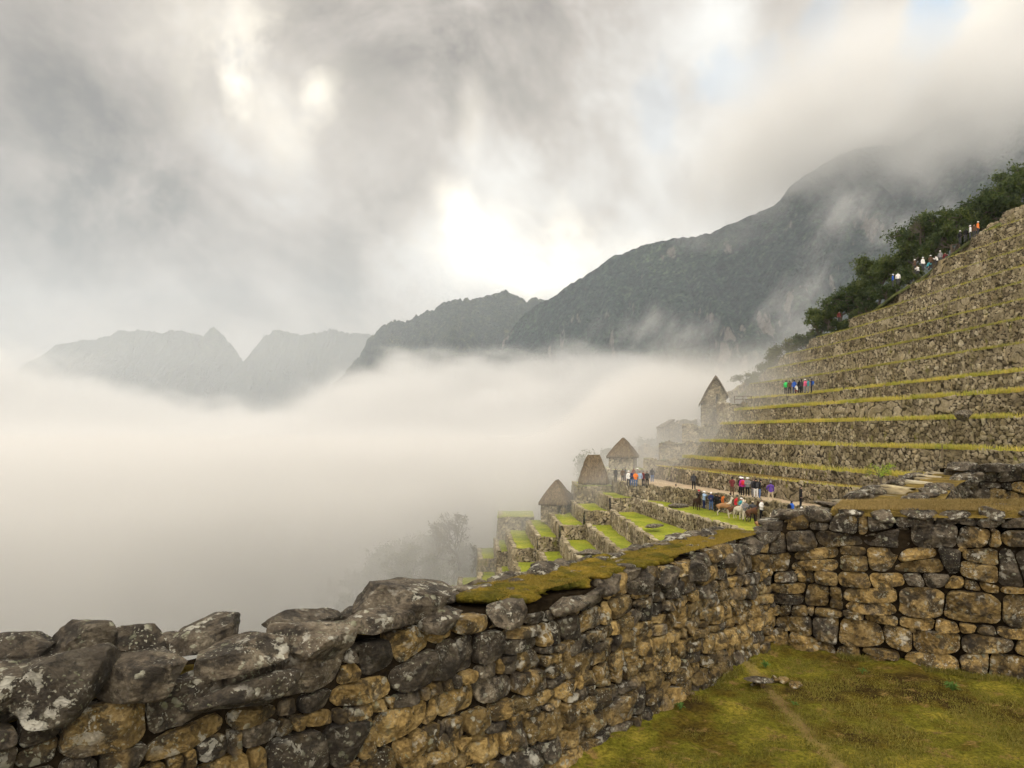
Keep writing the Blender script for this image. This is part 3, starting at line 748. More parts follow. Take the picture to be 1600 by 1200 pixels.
def blade_mat(name, c0, c1, trans=.35):
    m = bpy.data.materials.new(name); m.use_nodes = True; t = NT(m.node_tree); b = t.n['Principled BSDF']; o = t.n['Material Output']
    p = t.new('ShaderNodeNewGeometry').outputs['Position']
    k = t.m('ADD', t.m('MULTIPLY', t.attr('tone'), .6), t.m('MULTIPLY', t.lin(t.noise(p, .35, 3), .35, .65), .4))
    c = t.mix(k, c0, c1); t.l.new(c, b.inputs['Base Color']); b.inputs['Roughness'].default_value = .8; b.inputs['Specular IOR Level'].default_value = .15
    tr = t.new('ShaderNodeBsdfTranslucent'); t.l.new(c, tr.inputs[0]); mx = t.new('ShaderNodeMixShader'); mx.inputs[0].default_value = trans
    t.l.new(b.outputs[0], mx.inputs[1]); t.l.new(tr.outputs[0], mx.inputs[2]); t.l.new(mx.outputs[0], o.inputs['Surface']); return m
M_mossblade = blade_mat('moss_tips', (0.09, 0.085, 0.012), (0.36, 0.25, 0.05), .3)
M_dryblade = blade_mat('dry_turf_blades', (0.12, 0.09, 0.03), (0.40, 0.29, 0.11), .3)
M_turfblade = blade_mat('yard_grass_blades', (0.07, 0.072, 0.012), (0.26, 0.22, 0.045), .25)
M_weed = blade_mat('weed_leaves', (0.05, 0.10, 0.02), (0.11, 0.19, 0.04), .3)
pts = np.stack([rng.uniform(-.5, 9, 260000), rng.uniform(5.2, 10, 260000), np.full(260000, -3.03)], 1)
da_ = (pts[:, 0] - CX) * nA[0] + (pts[:, 1] - CY) * nA[1]; db_ = (pts[:, 0] - CX) * nB[0] + (pts[:, 1] - CY) * nB[1]
keep = (da_ > .02) & (db_ > .02) & (fbm(pts * np.array([1.6, 1.6, 1]), 4, 31) > rng.uniform(-.6, .55, len(pts))) & (pts[:, 0] < pts[:, 1] * .78)
pts = pts[keep]; pts[:, 2] = -3.035 + .035 * fbm(pts * np.array([.8, .8, 0]), 4, 2)
pts = pts[(np.abs(pts[:, 0] - 2.98 - .02 * (pts[:, 1] - 6.5)) > .06) | (rng.uniform(0, 1, len(pts)) < .45)]
g_ = blades('yard_grass', pts, .010, .034, .0042, M_turfblade, rng, .7); tag(g_, kind='stuff')
def fuzz(name, o, d, n_, L0, L1, b0, b1, z, count, h0, h1, wdt, mat, par, seed, dens=.1):
    rg = np.random.default_rng(seed); S = rg.uniform(L0, L1, count); B = rg.uniform(b0, b1, count)
    P_ = np.stack([o[0] + d[0] * S - n_[0] * B, o[1] + d[1] * S - n_[1] * B, z(S)], 1)
    k = fbm(P_ * np.array([3, 3, 0]) + seed, 3, seed) > rg.uniform(-.9, .5, count) - dens
    ob = blades(name, P_[k], h0, h1, wdt, mat, rg, .6); ob['kind'] = 'stuff'; return child(ob, par)
fuzz('moss_tips', oA, dA, nA, s_at(800), LA - .1, .12, .66, lambda S: -1.41 + 0 * S, 90000, .006, .026, .004, M_mossblade, wallA, 41)
fuzz('turf_blades', oB, dB, nB, .75, LB, .05, 1.5, lambda S: -1.08 + 0.045 * np.clip(S, 0, 4), 90000, .012, .045, .004, M_dryblade, wallB, 42)
# ranker grass along the foot of both walls
fp = []
for (o_, d_, n_, L_) in ((oA, dA, nA, LA), (oB, dB, nB, LB)):
    S = rng.uniform(0, L_, 9000); off = np.abs(rng.normal(0, .07, 9000)) + .03
    q_ = np.stack([o_[0] + d_[0] * S + n_[0] * off, o_[1] + d_[1] * S + n_[1] * off, np.full(9000, -3.0)], 1)
    fp.append(q_[fbm(q_ * np.array([2.2, 2.2, 0]), 3, 14) > .05])
tag(blades('wall_foot_grass', np.concatenate(fp), .02, .085, .004, M_turfblade, rng, .6), kind='stuff')
# weeds, a fallen slab and rubble at the foot of the long wall
def weed(name, c, n, r, seed, label):
    rg = np.random.default_rng(seed); Vs = []; Fs = []; o = 0
    for i in range(n):
        a = rg.uniform(0, 6.28); l = r * rg.uniform(.5, 1); h = rg.uniform(.2, .9) * r; w_ = l * .16
        d_ = np.array([math.cos(a), math.sin(a), 0]); sdv = np.array([-d_[1], d_[0], 0]) * w_; c_ = np.array(c)
        V = [c_, c_ + d_ * l * .45 + sdv + [0, 0, h], c_ + d_ * l + [0, 0, h * .7], c_ + d_ * l * .45 - sdv + [0, 0, h]]
        Vs += V; Fs.append([o, o + 1, o + 2, o + 3]); o += 4
    ob = mesh_np(name, np.array(Vs), np.array(Fs), M_weed, False, {'tone': rg.uniform(0, 1, len(Vs))}); return tag(ob, label, 'plant')
weed('weed', (3.22, 8.95, -3.0), 16, .10, 1, 'small green weed growing near the inner corner of the yard')
weed('weed', (1.83, 7.62, -3.0), 14, .09, 2, 'small green weed growing below the middle of the long wall')
weed('weed', (4.35, 8.75, -3.0), 12, .09, 3, 'small green weed at the foot of the golden stone wall near the corner')
weed('weed', (5.1, 8.15, -3.0), 22, .12, 4, 'broad-leaved weed lying against the foot of the right wall')
weed('weed', (3.1, 7.75, -3.0), 12, .07, 5, 'tiny weed beside the worn line in the yard turf')
tag(rock_obj('fallen_slab', (2.93, 8.35, -2.93), (.20, .10, .022), (.05, .08, .15), 71, M_cap, None, .45, .5, box=.6, sub=4), 'thin flat stone slab lying over a drain hole at the foot of the long wall', 'stone')
for i in range(26):
    a = rng.uniform(0, 1); kk = rng.uniform(.02, .3)
    px_ = 2.75 + a * .7 + rng.normal(0, .05); py_ = 8.45 - kk + a * .2
    if i < 7:
        tag(rock_obj('rubble_stone', (px_, py_, -3.0), tuple(rng.uniform(.03, .085, 3) * [1, 1, .6]), tuple(rng.uniform(-.5, .5, 3)), 500 + i, M_stone, None, .45, .6, box=.7, sub=3),
            ordinal(i + 1) + ' loose rubble stone of the pile beside the drain hole, counting from the wall', 'stone', 'rubble stones by the drain hole')
# ---------------------------------------------------------------- terraces
def terrace_mat():
    m, t, b = material('terrace_stone', 0.92, 0.15)
    p = t.new('ShaderNodeNewGeometry').outputs['Position']
    tone = t.attr('tone'); gap = t.attr('gap')
    n = t.noise(p, .55, 4, .6); f = t.noise(p, 5.0, 4, .7)
    a = t.ramp(tone, [(0.0, (0.125, 0.102, 0.066)), (0.35, (0.215, 0.182, 0.122)), (0.7, (0.295, 0.253, 0.172)), (0.93, (0.39, 0.345, 0.245)), (1.0, (0.46, 0.42, 0.32))])
    n2 = t.noise(t.vm('MULTIPLY', p, (1, 1, .35)), .9, 4, .65)
    c = t.mix(t.ss(n, .42, .60, 0, .75), a, t.mix(1.0, a, (0.55, 0.53, 0.43), 'MULTIPLY'))
    c = t.mix(t.ss(n2, .56, .66, 0, .8), c, t.mix(1.0, c, (1.5, 1.45, 1.35), 'MULTIPLY'))
    c = t.mix(t.lin(f, .35, .65), t.mix(1.0, c, (.62, .6, .55), 'MULTIPLY'), t.mix(1.0, c, (1.22, 1.2, 1.15), 'MULTIPLY'))
    c = t.mix(t.ss(gap, .24, .07), c, (0.028, 0.021, 0.011))
    # grass and ferns rooted in the joints
    gr = t.m('MULTIPLY', t.ss(t.noise(t.vm('MULTIPLY', p, (1, 1, .5)), .8, 5, .7), .58, .66), t.ss(gap, .35, .1, 0.15, 1.0))
    c = t.mix(gr, c, (0.14, 0.13, 0.03))
    t.l.new(c, b.inputs['Base Color'])
    t.l.new(t.bump(t.noise(p, 4.5, 6, .7), .8, .08), b.inputs['Normal'])
    return m
M_terr = terrace_mat()
def grass_mat(name, c0, c1, c2, sc=.35):
    m, t, b = material(name, .95, .05)
    p = t.new('ShaderNodeNewGeometry').outputs['Position']
    c = t.ramp(t.noise(p, sc, 5, .65), [(.32, c0), (.5, c1), (.68, c2)])
    f = t.noise(p, sc * 14, 4, .7)
    c = t.mix(t.lin(f, .3, .7), t.mix(1.0, c, (.55, .6, .55), 'MULTIPLY'), t.mix(1.0, c, (1.3, 1.25, 1.2), 'MULTIPLY'))
    t.l.new(c, b.inputs['Base Color']); t.l.new(t.bump(f, 1.0, .15), b.inputs['Normal']); return m
M_lawn = grass_mat('terrace_lawn', (0.16, 0.19, 0.022), (0.24, 0.27, 0.026), (0.34, 0.32, 0.05))
M_dry = grass_mat('dry_terrace_grass', (0.15, 0.17, 0.025), (0.27, 0.25, 0.045), (0.40, 0.31, 0.08))
M_slope = grass_mat('hillside_scrub', (0.05, 0.06, 0.018), (0.10, 0.11, 0.03), (0.17, 0.16, 0.06), .2)
m_, t_, b_ = material('path_earth', .95, .05)
pp = t_.new('ShaderNodeNewGeometry').outputs['Position']
t_.l.new(t_.ramp(t_.noise(pp, 1.2, 5, .6), [(.3, (.27, .20, .12)), (.7, (.46, .37, .25))]), b_.inputs['Base Color'])
M_path = m_

def resample(pts, step):
    p = np.array(pts, float); L = np.concatenate([[0], np.cumsum(np.hypot(*np.diff(p, axis=0).T))])
    n = max(2, int(L[-1] / step)); s = np.linspace(0, L[-1], n)
    return s, np.stack([np.interp(s, L, p[:, k]) for k in range(p.shape[1])], 1)

def voro(s, z, cs, cz, seed):
    q0 = s / cs; q1 = z / cz
    w = fbm(np.stack([s * .45, z * .6, s * 0 + seed], -1), 3, seed) * .9
    w2 = fbm(np.stack([s * .45, z * .6, s * 0 + seed + 50], -1), 3, seed + 1) * .9
    q0 = q0 + w; q1 = q1 + w2
    i0 = np.floor(q0).astype(np.int64); i1 = np.floor(q1).astype(np.int64)
    f1 = np.full(q0.shape, 9.0); f2 = np.full(q0.shape, 9.0); idd = np.zeros(q0.shape); a0 = np.zeros(q0.shape); a1 = np.zeros(q0.shape)
    for a in (-1, 0, 1):
        for b in (-1, 0, 1):
            c0 = i0 + a; c1 = i1 + b
            h0 = hash01(c0, c1, seed=seed); h1 = hash01(c0, c1, seed=seed + 7); h2 = hash01(c0, c1, seed=seed + 23)
            dx_ = c0 + .5 + (h0 - .5) * .9 - q0; dy_ = c1 + .5 + (h1 - .5) * .9 - q1
            dd = np.hypot(dx_, dy_) - h2 * .22
            nearer = dd < f1
            f2 = np.where(nearer, f1, np.minimum(f2, dd)); idd = np.where(nearer, h2 * .999, idd)
            a0 = np.where(nearer, dx_, a0); a1 = np.where(nearer, dy_, a1); f1 = np.where(nearer, dd, f1)
    return f2 - f1, idd, a0, a1

def stone_face(name, pts, z0, z1, mat=None, step=.10, cs=.42, cz=.30, seed=0, side=-1, parent=None, cap=.5, relief=.11, batter=.06, rim=.07):
    """a rubble face between two heights along a plan line; side -1 faces left of the way it is drawn reversed"""
    s, p = resample(pts, step); tg = np.gradient(p[:, :2], axis=0); tg /= np.linalg.norm(tg, axis=1, keepdims=True)
    nrm = np.stack([-tg[:, 1], tg[:, 0]], 1) * side
    z0 = z0 if callable(z0) else (lambda s_, c=z0: c + 0 * s_); z1 = z1 if callable(z1) else (lambda s_, c=z1: c + 0 * s_)
    H = float(np.max(z1(s) - z0(s))); nz = max(3, int(H / step)); rows = np.linspace(0, 1, nz)
    S, Rw = np.meshgrid(s, rows, indexing='ij'); Z = z0(S) + (z1(S) - z0(S)) * Rw
    gap, idd, a0, a1 = voro(S, Z, cs, cz, seed)
    big = fbm(np.stack([S * .33, Z * .5, S * 0 + seed * 3], -1), 2, seed + 40) > .60          # here and there one large boulder
    gap2, id2, b0, b1 = voro(S, Z, cs * 3.0, cz * 3.2, seed + 90)
    gap = np.where(big, gap2 * 1.6, gap); idd = np.where(big, .45 + .4 * id2, idd)
    rel = np.clip(gap / .24, 0, 1) ** .5 * relief * 1.25 + (idd - .5) * .07 + (a0 * (idd - .5) + a1 * (.5 - idd)) * .10
    rel = rel + .10 * fbm(np.stack([S * .5, Z * .3, S * 0 + seed], -1), 3, seed + 11)
    rel = rel - batter * (Z - z0(S))
    Z = Z + np.clip((Rw - .8) * 5, 0, 1) * (rim * 2 * (idd - .5) + rim * fbm(np.stack([S * 1.7, S * 0, S * 0 + seed], -1), 2, seed))
    X = p[:, 0][:, None] + nrm[:, 0][:, None] * rel; Y = p[:, 1][:, None] + nrm[:, 1][:, None] * rel
    # turn the top back over the wall's own thickness
    for k in (.5, 1.0):
        X = np.concatenate([X, (X[:, nz - 1] - nrm[:, 0] * cap * k)[:, None]], 1); Y = np.concatenate([Y, (Y[:, nz - 1] - nrm[:, 1] * cap * k)[:, None]], 1)
        Z = np.concatenate([Z, (Z[:, nz - 1] - .05 * k)[:, None]], 1); idd = np.concatenate([idd, idd[:, -1:]], 1); gap = np.concatenate([gap, gap[:, -1:] * 0 + .4], 1)
    return mesh_np(name, np.stack([X, Y, Z], -1).reshape(-1, 3), grid_faces(*X.shape), mat or M_terr, attrs={'tone': idd, 'gap': gap}, parent=parent)

def strip(name, A, B, zf, mat, res=.5, bump=.05, seed=0, nb=8):
    """ground between two plan lines"""
    _, a = resample(A, .5); n = len(a); _, b0 = resample(B, .05)
    b = np.stack([np.interp(np.linspace(0, 1, n), np.linspace(0, 1, len(b0)), b0[:, k]) for k in range(b0.shape[1])], 1)
    t = np.linspace(0, 1, nb)[None, :, None]
    G = a[:, None, :2] * (1 - t) + b[:, None, :2] * t
    z = zf(G[..., 0], G[..., 1]) if callable(zf) else zf + 0 * G[..., 0]
    z = z + bump * fbm(np.concatenate([G * .6, G[..., :1] * 0 + seed], -1), 3, seed)
    return mesh_np(name, np.concatenate([G, z[..., None]], -1).reshape(-1, 3), grid_faces(n, nb), mat)

# plan lines of the wall tops, near end first; z = height of the lawn each wall carries
UP = [(-4.3, [(29.5, 40), (27.6, 50), (26.4, 55), (24.3, 62), (22.6, 70), (20.2, 80), (18.2, 92)]),
      (-3.35, [(33.5, 33), (29.8, 50.5), (27.4, 62), (24.4, 80), (22, 94)]),
      (-1.25, [(37, 28), (33.3, 45.8), (29.6, 62), (26.5, 80), (24.9, 96)]),
      (1.05, [(40.5, 30), (36.5, 50.2), (33.4, 68), (30, 88), (28.4, 99)]),
      (3.05, [(43, 31), (38.7, 53.3), (35.8, 72), (33, 92), (31.6, 103)]),
      (5.0, [(45, 34), (42, 58), (40.4, 78), (38.6, 96), (35, 107)]),
      (7.7, [(47, 38), (44.3, 61), (42.8, 80), (41.2, 98), (38.2, 115)]),
      (10.5, [(50, 42), (47.3, 65), (46.2, 82), (45, 100), (42.5, 119)]),
      (12.95, [(52.5, 45), (49.8, 68.5), (48.5, 88), (47.3, 105), (45.5, 119)]),
      (15.4, [(55, 48), (52.4, 72), (51.4, 90), (50.5, 105), (49.5, 116)]),
      (17.85, [(57.5, 50), (54.9, 75.5), (54, 95), (53.3, 111)]),
      (20.6, [(60, 54), (57.4, 79), (55.6, 98.5)]),
      (23.1, [(62.5, 58), (59.6, 82), (57.6, 94.5)]),
      (25.9, [(65, 62), (62.2, 85.5), (60.8, 91.5)]),
      (28.6, [(67.5, 66), (64.6, 88.5), (64.1, 90.5)]),
      (31.4, [(70.5, 68), (67.8, 86), (67.4, 89)])]
DOWN = [(-6.0, [(28.5, 36), (26.0, 44), (24, 50), (22.6, 56), (21.3, 60.5), (18.6, 70), (16.6, 75), (14.4, 78), (13.0, 80.5), (12.6, 85), (12.8, 92)]),
        (-7.5, [(19.8, 40), (17.1, 53), (15.2, 66), (13.8, 76), (13.4, 79)]),
        (-8.75, [(12.2, 36), (11.5, 49), (11.0, 66), (10.8, 77)]),
        (-10.15, [(9.8, 42), (9.1, 55.5), (8.0, 77)]),
        (-11.55, [(7.2, 48), (6.2, 61), (5.2, 75.5)]),
        (-13.0, [(4.2, 50), (3.25, 65), (2.8, 76.5)]),
        (-14.4, [(1.6, 54), (.2, 74.4), (0.0, 78)]),
        (-16.0, [(-.6, 60), (-1.4, 76.5), (-1.8, 84)]),
        (-17.5, [(-3.0, 64), (-3.7, 77), (-4.3, 90)]),
        (-19.0, [(-5.4, 66), (-6.4, 82), (-6.9, 92)]),
        (-20.5, [(-8.2, 70), (-9.2, 84), (-9.8, 94)])]
def _ext(p, d):
    (x0, y0), (x1, y1) = p[-2], p[-1]; l = math.hypot(x1 - x0, y1 - y0); return p[:-1] + [(x1 + (x1 - x0) / l * d, y1 + (y1 - y0) / l * d)]
UP = [(z, _ext(p, 2.2) if i > 4 else p) for i, (z, p) in enumerate(UP)]
ordn = ['first', 'second', 'third', 'fourth', 'fifth', 'sixth', 'seventh', 'eighth', 'ninth', 'tenth', 'eleventh', 'twelfth', 'thirteenth', 'fourteenth', 'fifteenth', 'sixteenth']
lines = [(z, np.array(p)) for z, p in DOWN[::-1]] + [(z, np.array(p)) for z, p in UP]
def ground_h(X, Y):
    """the natural slope, just below the terrace fill"""
    Z = np.zeros_like(X); yc = np.clip(Y, 40, 140)
    ends_x = np.array([l[1][-1, 0] for l in lines]); ends_y = np.array([l[1][-1, 1] for l in lines])
    ends_y = np.where(ends_x < 13.5, 98, ends_y)
    o = np.argsort(ends_x); yend = np.interp(X, ends_x[o], ends_y[o])
    xk = np.stack([np.interp(yc, l[1][:, 1], l[1][:, 0]) for l in lines], -1)
    xk = np.maximum.accumulate(xk + np.arange(len(lines)) * 1e-3, -1)
    zk = np.array([lines[0][0] - 2.0] + [l[0] for l in lines[:-1]]) - .45
    sh = xk.shape[:-1]; xf = xk.reshape(-1, len(lines)); Xf = X.ravel(); out_ = np.empty(Xf.shape)
    for i in range(len(Xf)):
        a = xf[i]; x = Xf[i]
        if x < a[0]: out_[i] = zk[0] - (a[0] - x) * .85
        elif x > a[-1]: out_[i] = zk[-1] + (x - a[-1]) * 1.0
        else: out_[i] = np.interp(x, a, zk)
    Z = out_.reshape(sh)
    Z = Z - np.clip(Y - yend - 1.5, 0, None) * .95 - np.clip(Y - yend - 8, 0, None) * .3
    # level yard in the foreground
    da = (X - CX) * nA[0] + (Y - CY) * nA[1] + 1.0; db = (X - CX) * nB[0] + (Y - CY) * nB[1] + 1.6
    dist = np.maximum(0, -np.minimum(da, db)); w = np.clip(dist / 14, 0, 1); w = w * w * (3 - 2 * w)
    return -4.0 * (1 - w) + w * Z
gx = np.concatenate([np.linspace(-700, -60, 40), np.linspace(-56, 90, 240), np.linspace(95, 320, 40)])
gy = np.concatenate([np.linspace(-60, 0, 12), np.linspace(2, 140, 190), np.linspace(144, 420, 50)])
GX, GY = np.meshgrid(gx, gy, indexing='ij'); GZ = ground_h(GX, GY)
q = np.stack([GX / 9, GY / 9, GX * 0], -1)
far = np.clip(np.abs(GX - 30) / 60 + np.clip(GY - 100, 0, 200) / 60, 0, 3)
GZ = GZ + fbm(q, 5, 77) * (.25 + far * 2.0)
tag(mesh_np('hillside_ground', np.stack([GX, GY, np.maximum(GZ, -560)], -1).reshape(-1, 3), grid_faces(len(gx), len(gy)), M_slope), kind='structure')
vx, vy = np.meshgrid(np.linspace(-7000, 7000, 60), np.linspace(-700, 6100, 40), indexing='ij')
tag(mesh_np('valley_ground', np.stack([vx, vy, -575 + 12 * fbm(np.stack([vx / 900, vy / 900, vx * 0], -1), 3, 5)], -1).reshape(-1, 3), grid_faces(60, 40), M_slope), kind='structure')

M_tall = blade_mat('tall_dry_grass', (0.26, 0.31, 0.04), (0.66, 0.52, 0.13), .5)
M_thin = blade_mat('thin_ledge_grass', (0.17, 0.19, 0.03), (0.46, 0.40, 0.10), .4)
M_green = blade_mat('lawn_blades', (0.12, 0.19, 0.02), (0.30, 0.34, 0.05), .5)
rng = np.random.default_rng(11)
def edge_grass(name, pts, z, n_per_m, h0, h1, mat, back=.9, wdt=.022, ylim=(0, 200)):
    s, p = resample(pts, .25); n = int(s[-1] * n_per_m); k = rng.uniform(0, s[-1], n)
    x = np.interp(k, s, p[:, 0]); y = np.interp(k, s, p[:, 1])
    dens = fbm(np.stack([k * .25, k * 0, k * 0 + z], 1), 3, 3) + .75
    off = rng.beta(1.0, 2.2, n) * back - .12
    ok = (rng.uniform(0, 1, n) < np.clip(dens * 1.3, .30, 1)) & (y > ylim[0]) & (y < ylim[1])
    P_ = np.stack([x + off, y, z - .02 + 0 * x], 1)[ok]
    o = blades(name, P_, h0, h1, wdt, mat, rng, .45); return tag(o, kind='stuff')
# upper stack: face, lawn, grass fringe
for k in range(len(UP)):
    z, pts = UP[k]; zb = -6.05 if k == 0 else UP[k - 1][0] - .05
    nm = ('low terrace wall directly behind the earth path' if k == 0 else ordn[k - 1] + ' tall terrace wall above the path wall, counting upward')
    stp = .085 if k < 5 else .11
    Lw = resample(pts, .5)[0][-1]; tap = 1.2 if k > 8 else 3.0
    zt = lambda s_, z=z, zb=zb, Lw=Lw, tap=tap: z - (z - zb) * .92 * np.clip((s_ - (Lw - tap)) / tap, 0, 1) ** 1.2
    o = stone_face('terrace_wall', pts, zb, zt, step=stp, seed=10 + k, side=1, cs=.46 if k < 6 else .5, cz=.31)
    tag(o, nm + (' with dry grass along its top' if 0 < k < 6 else ''), 'terrace wall')
    nx_ = UP[k + 1][1] if k + 1 < len(UP) else [(a + 6, b) for a, b in pts]
    A = [(a + .3, b) for a, b in pts]
    cut = 6.0 if k > 4 else 2.5
    def trim(q, c=cut):
        _, r_ = resample(q, .3); ss_ = np.concatenate([[0], np.cumsum(np.hypot(*np.diff(r_, axis=0).T))]); return [tuple(a) for a in r_[ss_ < ss_[-1] - c]]
    tag(strip('terrace_lawn', trim(A), trim([(a + .2, b) for a, b in nx_]), z - .03, M_dry if k else M_drygrass, seed=k), kind='structure')
for k, (dn, h0, h1) in enumerate([(40, .08, .22), (170, .22, .55), (150, .2, .5), (150, .2, .5), (150, .25, .55), (120, .2, .5), (75, .12, .34), (75, .12, .34), (65, .10, .28), (60, .1, .3), (60, .1, .3), (45, .1, .25), (45, .1, .25), (40, .1, .25), (40, .1, .25)]):
    z, pts = UP[k]
    edge_grass('terrace_grass', pts, z, dn, h0, h1, M_tall if k < 6 else M_thin, 1.3 if 0 < k < 6 else .5, .028, (0, pts[-1][1] - (3.5 if k > 4 else 2)))
z, pts = UP[1]
edge_grass('terrace_grass', [(a + 1.0, b) for a, b in pts[:3]], z, 120, .08, .25, M_green, 2.2, .03)
edge_grass('terrace_grass', [(a + 1.0, b) for a, b in UP[2][1][:3]], UP[2][0], 110, .08, .22, M_green, 2.2, .03)

# the path and the lawns stepping down to the left
pth = DOWN[0][1]
tag(strip('earth_path', [(a + .45, b) for a, b in pth], [(a - .1, b) for a, b in UP[0][1]], -6.0, M_path, seed=3, nb=12), kind='structure')
for k in range(len(DOWN)):
    z, pts = DOWN[k]; zb = (DOWN[k + 1][0] if k + 1 < len(DOWN) else z - 2.2) - .05
    nm = ['stone wall holding up the earth path above the llama lawn', 'long stone wall below the lawn where the llamas stand'][k] if k < 2 else \
        ordn[k - 2] + ' stone wall stepping down the slope below the llama lawn wall'
    o = stone_face('terrace_wall', pts, zb, z + .16, step=.085, seed=30 + k, side=1, cs=.36, cz=.26, relief=.14, cap=.55, rim=.11)
    tag(o, nm, 'terrace wall')
    if k:
        up = DOWN[k - 1][1]; y0, y1 = pts[0][1], pts[-1][1]
        ua = np.array(up); B = [(float(np.interp(y, ua[:, 1], ua[:, 0])) + .15, y) for y in np.linspace(y0, y1, 12)]
        tag(strip('terrace_lawn', [(a + .3, b) for a, b in pts], B, z, M_lawn, seed=40 + k), kind='structure')
# second row: lawns behind cross walls
xat = lambda k, y: float(np.interp(y, *np.array(DOWN[k][1])[:, ::-1].T)) - (max(0, y - DOWN[k][1][-1][1]) * .06)
for k, y1, y2, dz in [(2, 77, 86, 1.4), (3, 77, 89, 1.4), (4, 75.5, 89.5, 1.4), (5, 76.5, 92, 1.45), (6, 78, 93, 1.4), (7, 84, 95, 1.6), (8, 88, 97, 1.5)]:
    zz = DOWN[k][0] + dz; zl = DOWN[k + 1][0] + (1.4 if k < 6 else .2)
    cr = empty('terrace_block', (xat(k, y1), y1, zz))
    tag(cr, ordn[k - 2] + ' upper lawn block from the right, behind a short cross wall', 'terrace wall')
    xr = xat(k - 1, y1) + (.3 if k > 2 else 0); xr2 = xat(k - 1, y2) + .3
    child(stone_face('cross_wall', [(xat(k, y1), y1), (xr, y1 + .3)], DOWN[k][0] - .1, zz + .1, seed=80 + k, side=-1, cs=.36, cz=.26, relief=.14), cr)
    child(stone_face('side_wall', [(xat(k, y1), y1), (xat(k, y2), y2)], min(zl, zz - 1.1) - .1, zz + .14, seed=90 + k, side=1, cs=.36, cz=.26, relief=.14), cr)
    tag(strip('terrace_lawn', [(xat(k, y1) + .3, y1 + .3), (xat(k, y2), y2)], [(xr, y1 + .3), (xr2, y2)], zz, M_lawn, seed=50 + k), kind='structure')
# third row closing the upper lawns below the huts
for (x0, x1, y, z0, z1, lb) in [(7.9, 12.4, 86, -9.0, -6.6, 'platform wall under the rounded thatched hut'), (-2.0, 3.0, 94, -15, -11.4, 'fogged cross wall left of the lowest hut'),
                                (12.6, 18.0, 92.5, -6.6, -4.95, 'fogged platform wall under the upper thatched hut')]:
    o = stone_face('platform_wall', [(x0, y + 8), (x0, y), (x1, y + .3)], z0 - 1, z1, seed=int(abs(x0 * 10)) + 3, side=-1, step=.12, cs=.36, cz=.26); tag(o, lb, 'terrace wall')
    tag(strip('platform_ground', [(x0, y), (x1, y + .3)], [(x0, y + 8), (x1, y + 8)], z1 - .03, M_lawn, seed=5), kind='structure')
# walkway wall behind the foreground ledge, with its parapet, and the big-stone wall at the right edge
wk = tag(empty('walkway_wall', (6.6, 12, -1.5)), 'brown turf-topped walkway wall rising away behind the grass ledge', 'wall')
wl = [(4.8, 11.0), (7.6, 14.2), (10.6, 18.0)]
child(stone_face('outer_face', wl, -4.2, lambda s: -1.17 + .012 * s, seed=101, side=1, step=.06, cs=.34, cz=.2, rim=.05), wk)
dW = np.array([.627, .779]); nW = np.array([.779, -.627])
kw_H = .40
cl = pack(7.2, kw_H, (.16, .24), (.8, 2.2), rng)
child(masonry('parapet_stones', np.array([6.55, 11.4]), dW, nW, 7.2, lambda s: -1.50 + 0 * s, lambda s: -1.10 + .012 * s, cl, M_cap, None, rng, lambda s, h: .35, deep=.2), wk)
o = strip('turf', [(5.0, 10.8), (7.7, 14.0), (10.8, 17.9)], [(6.4, 10.6), (8.7, 13.9), (11.6, 17.4)], lambda x, y: -1.16 + .015 * (y - 11), M_drygrass, bump=.04, seed=8, nb=14); child(o, wk)
for i in range(44):
    a = rng.uniform(0, 1); side = i % 2
    x_ = (4.9 if side == 0 else 6.5) + a * 5.3 + rng.normal(0, .08); y_ = (11.0 if side == 0 else 11.4) + a * 6.6
    child(rock_obj('edge_stone', (x_, y_, -1.14 + .012 * (y_ - 11)), (rng.uniform(.14, .30), rng.uniform(.10, .2), rng.uniform(.04, .09) * (1 if side == 0 else 1.5)), (rng.uniform(-.15, .15), rng.uniform(-.15, .15), rng.uniform(0, 3)),
                   700 + i, M_cap, None, rng.uniform(.4, .9), rng.uniform(.1, .5), box=.6, sub=3), wk)
wc = tag(empty('stone_wall', (13, 16.6, -2)), 'wall of very large dark blocks at the right edge behind the grass ledge', 'wall')
kw_H = 1.35; dC = np.array([.985, -.17]); nC = np.array([-.17, -.985])
cl = pack(6.0, kw_H, (.34, .5), (.8, 1.8), rng)
child(masonry('masonry', np.array([10.75, 17.2]), dC, nC, 6.0, lambda s: -2.1 + 0 * s, lambda s: -.86 + .01 * s, cl, M_stone, None, rng, lambda s, h: .35, bulge=.1), wc)
slab_mesh('core', np.array([10.75, 17.2]), dC, nC, 6.0, -.08, -.7, -3.2, -.92, M_earth, wc)
for i in range(9):
    child(rock_obj('cap_stone', (10.9 + i * .68, 16.95 - i * .115, -.84), (.36, .3, .12), (0, 0, rng.uniform(-.2, .2)), 800 + i, M_cap, None, rng.uniform(.3, .6), .3, box=.55, sub=4), wc)
for i, (u, v, y, hl) in enumerate([(1395, 786, 10.9, .16), (1445, 787, 10.8, .10), (1500, 786, 10.7, .34), (1552, 787, 10.7, .26), (1340, 793, 10.9, .3), (1372, 789, 11, .12), (1270, 797, 10.6, .3)]):
    p_ = P(u, v, y); tag(rock_obj('flat_stone', tuple(p_), (hl, .12, .03), (0, 0, rng.uniform(-.3, .3)), 830 + i, M_cap, None, .95, .15, box=.6, sub=4), None)
    bpy.context.scene.objects[-1] if False else None
flats = [o for o in COL.objects if o.name.startswith('flat_stone')]
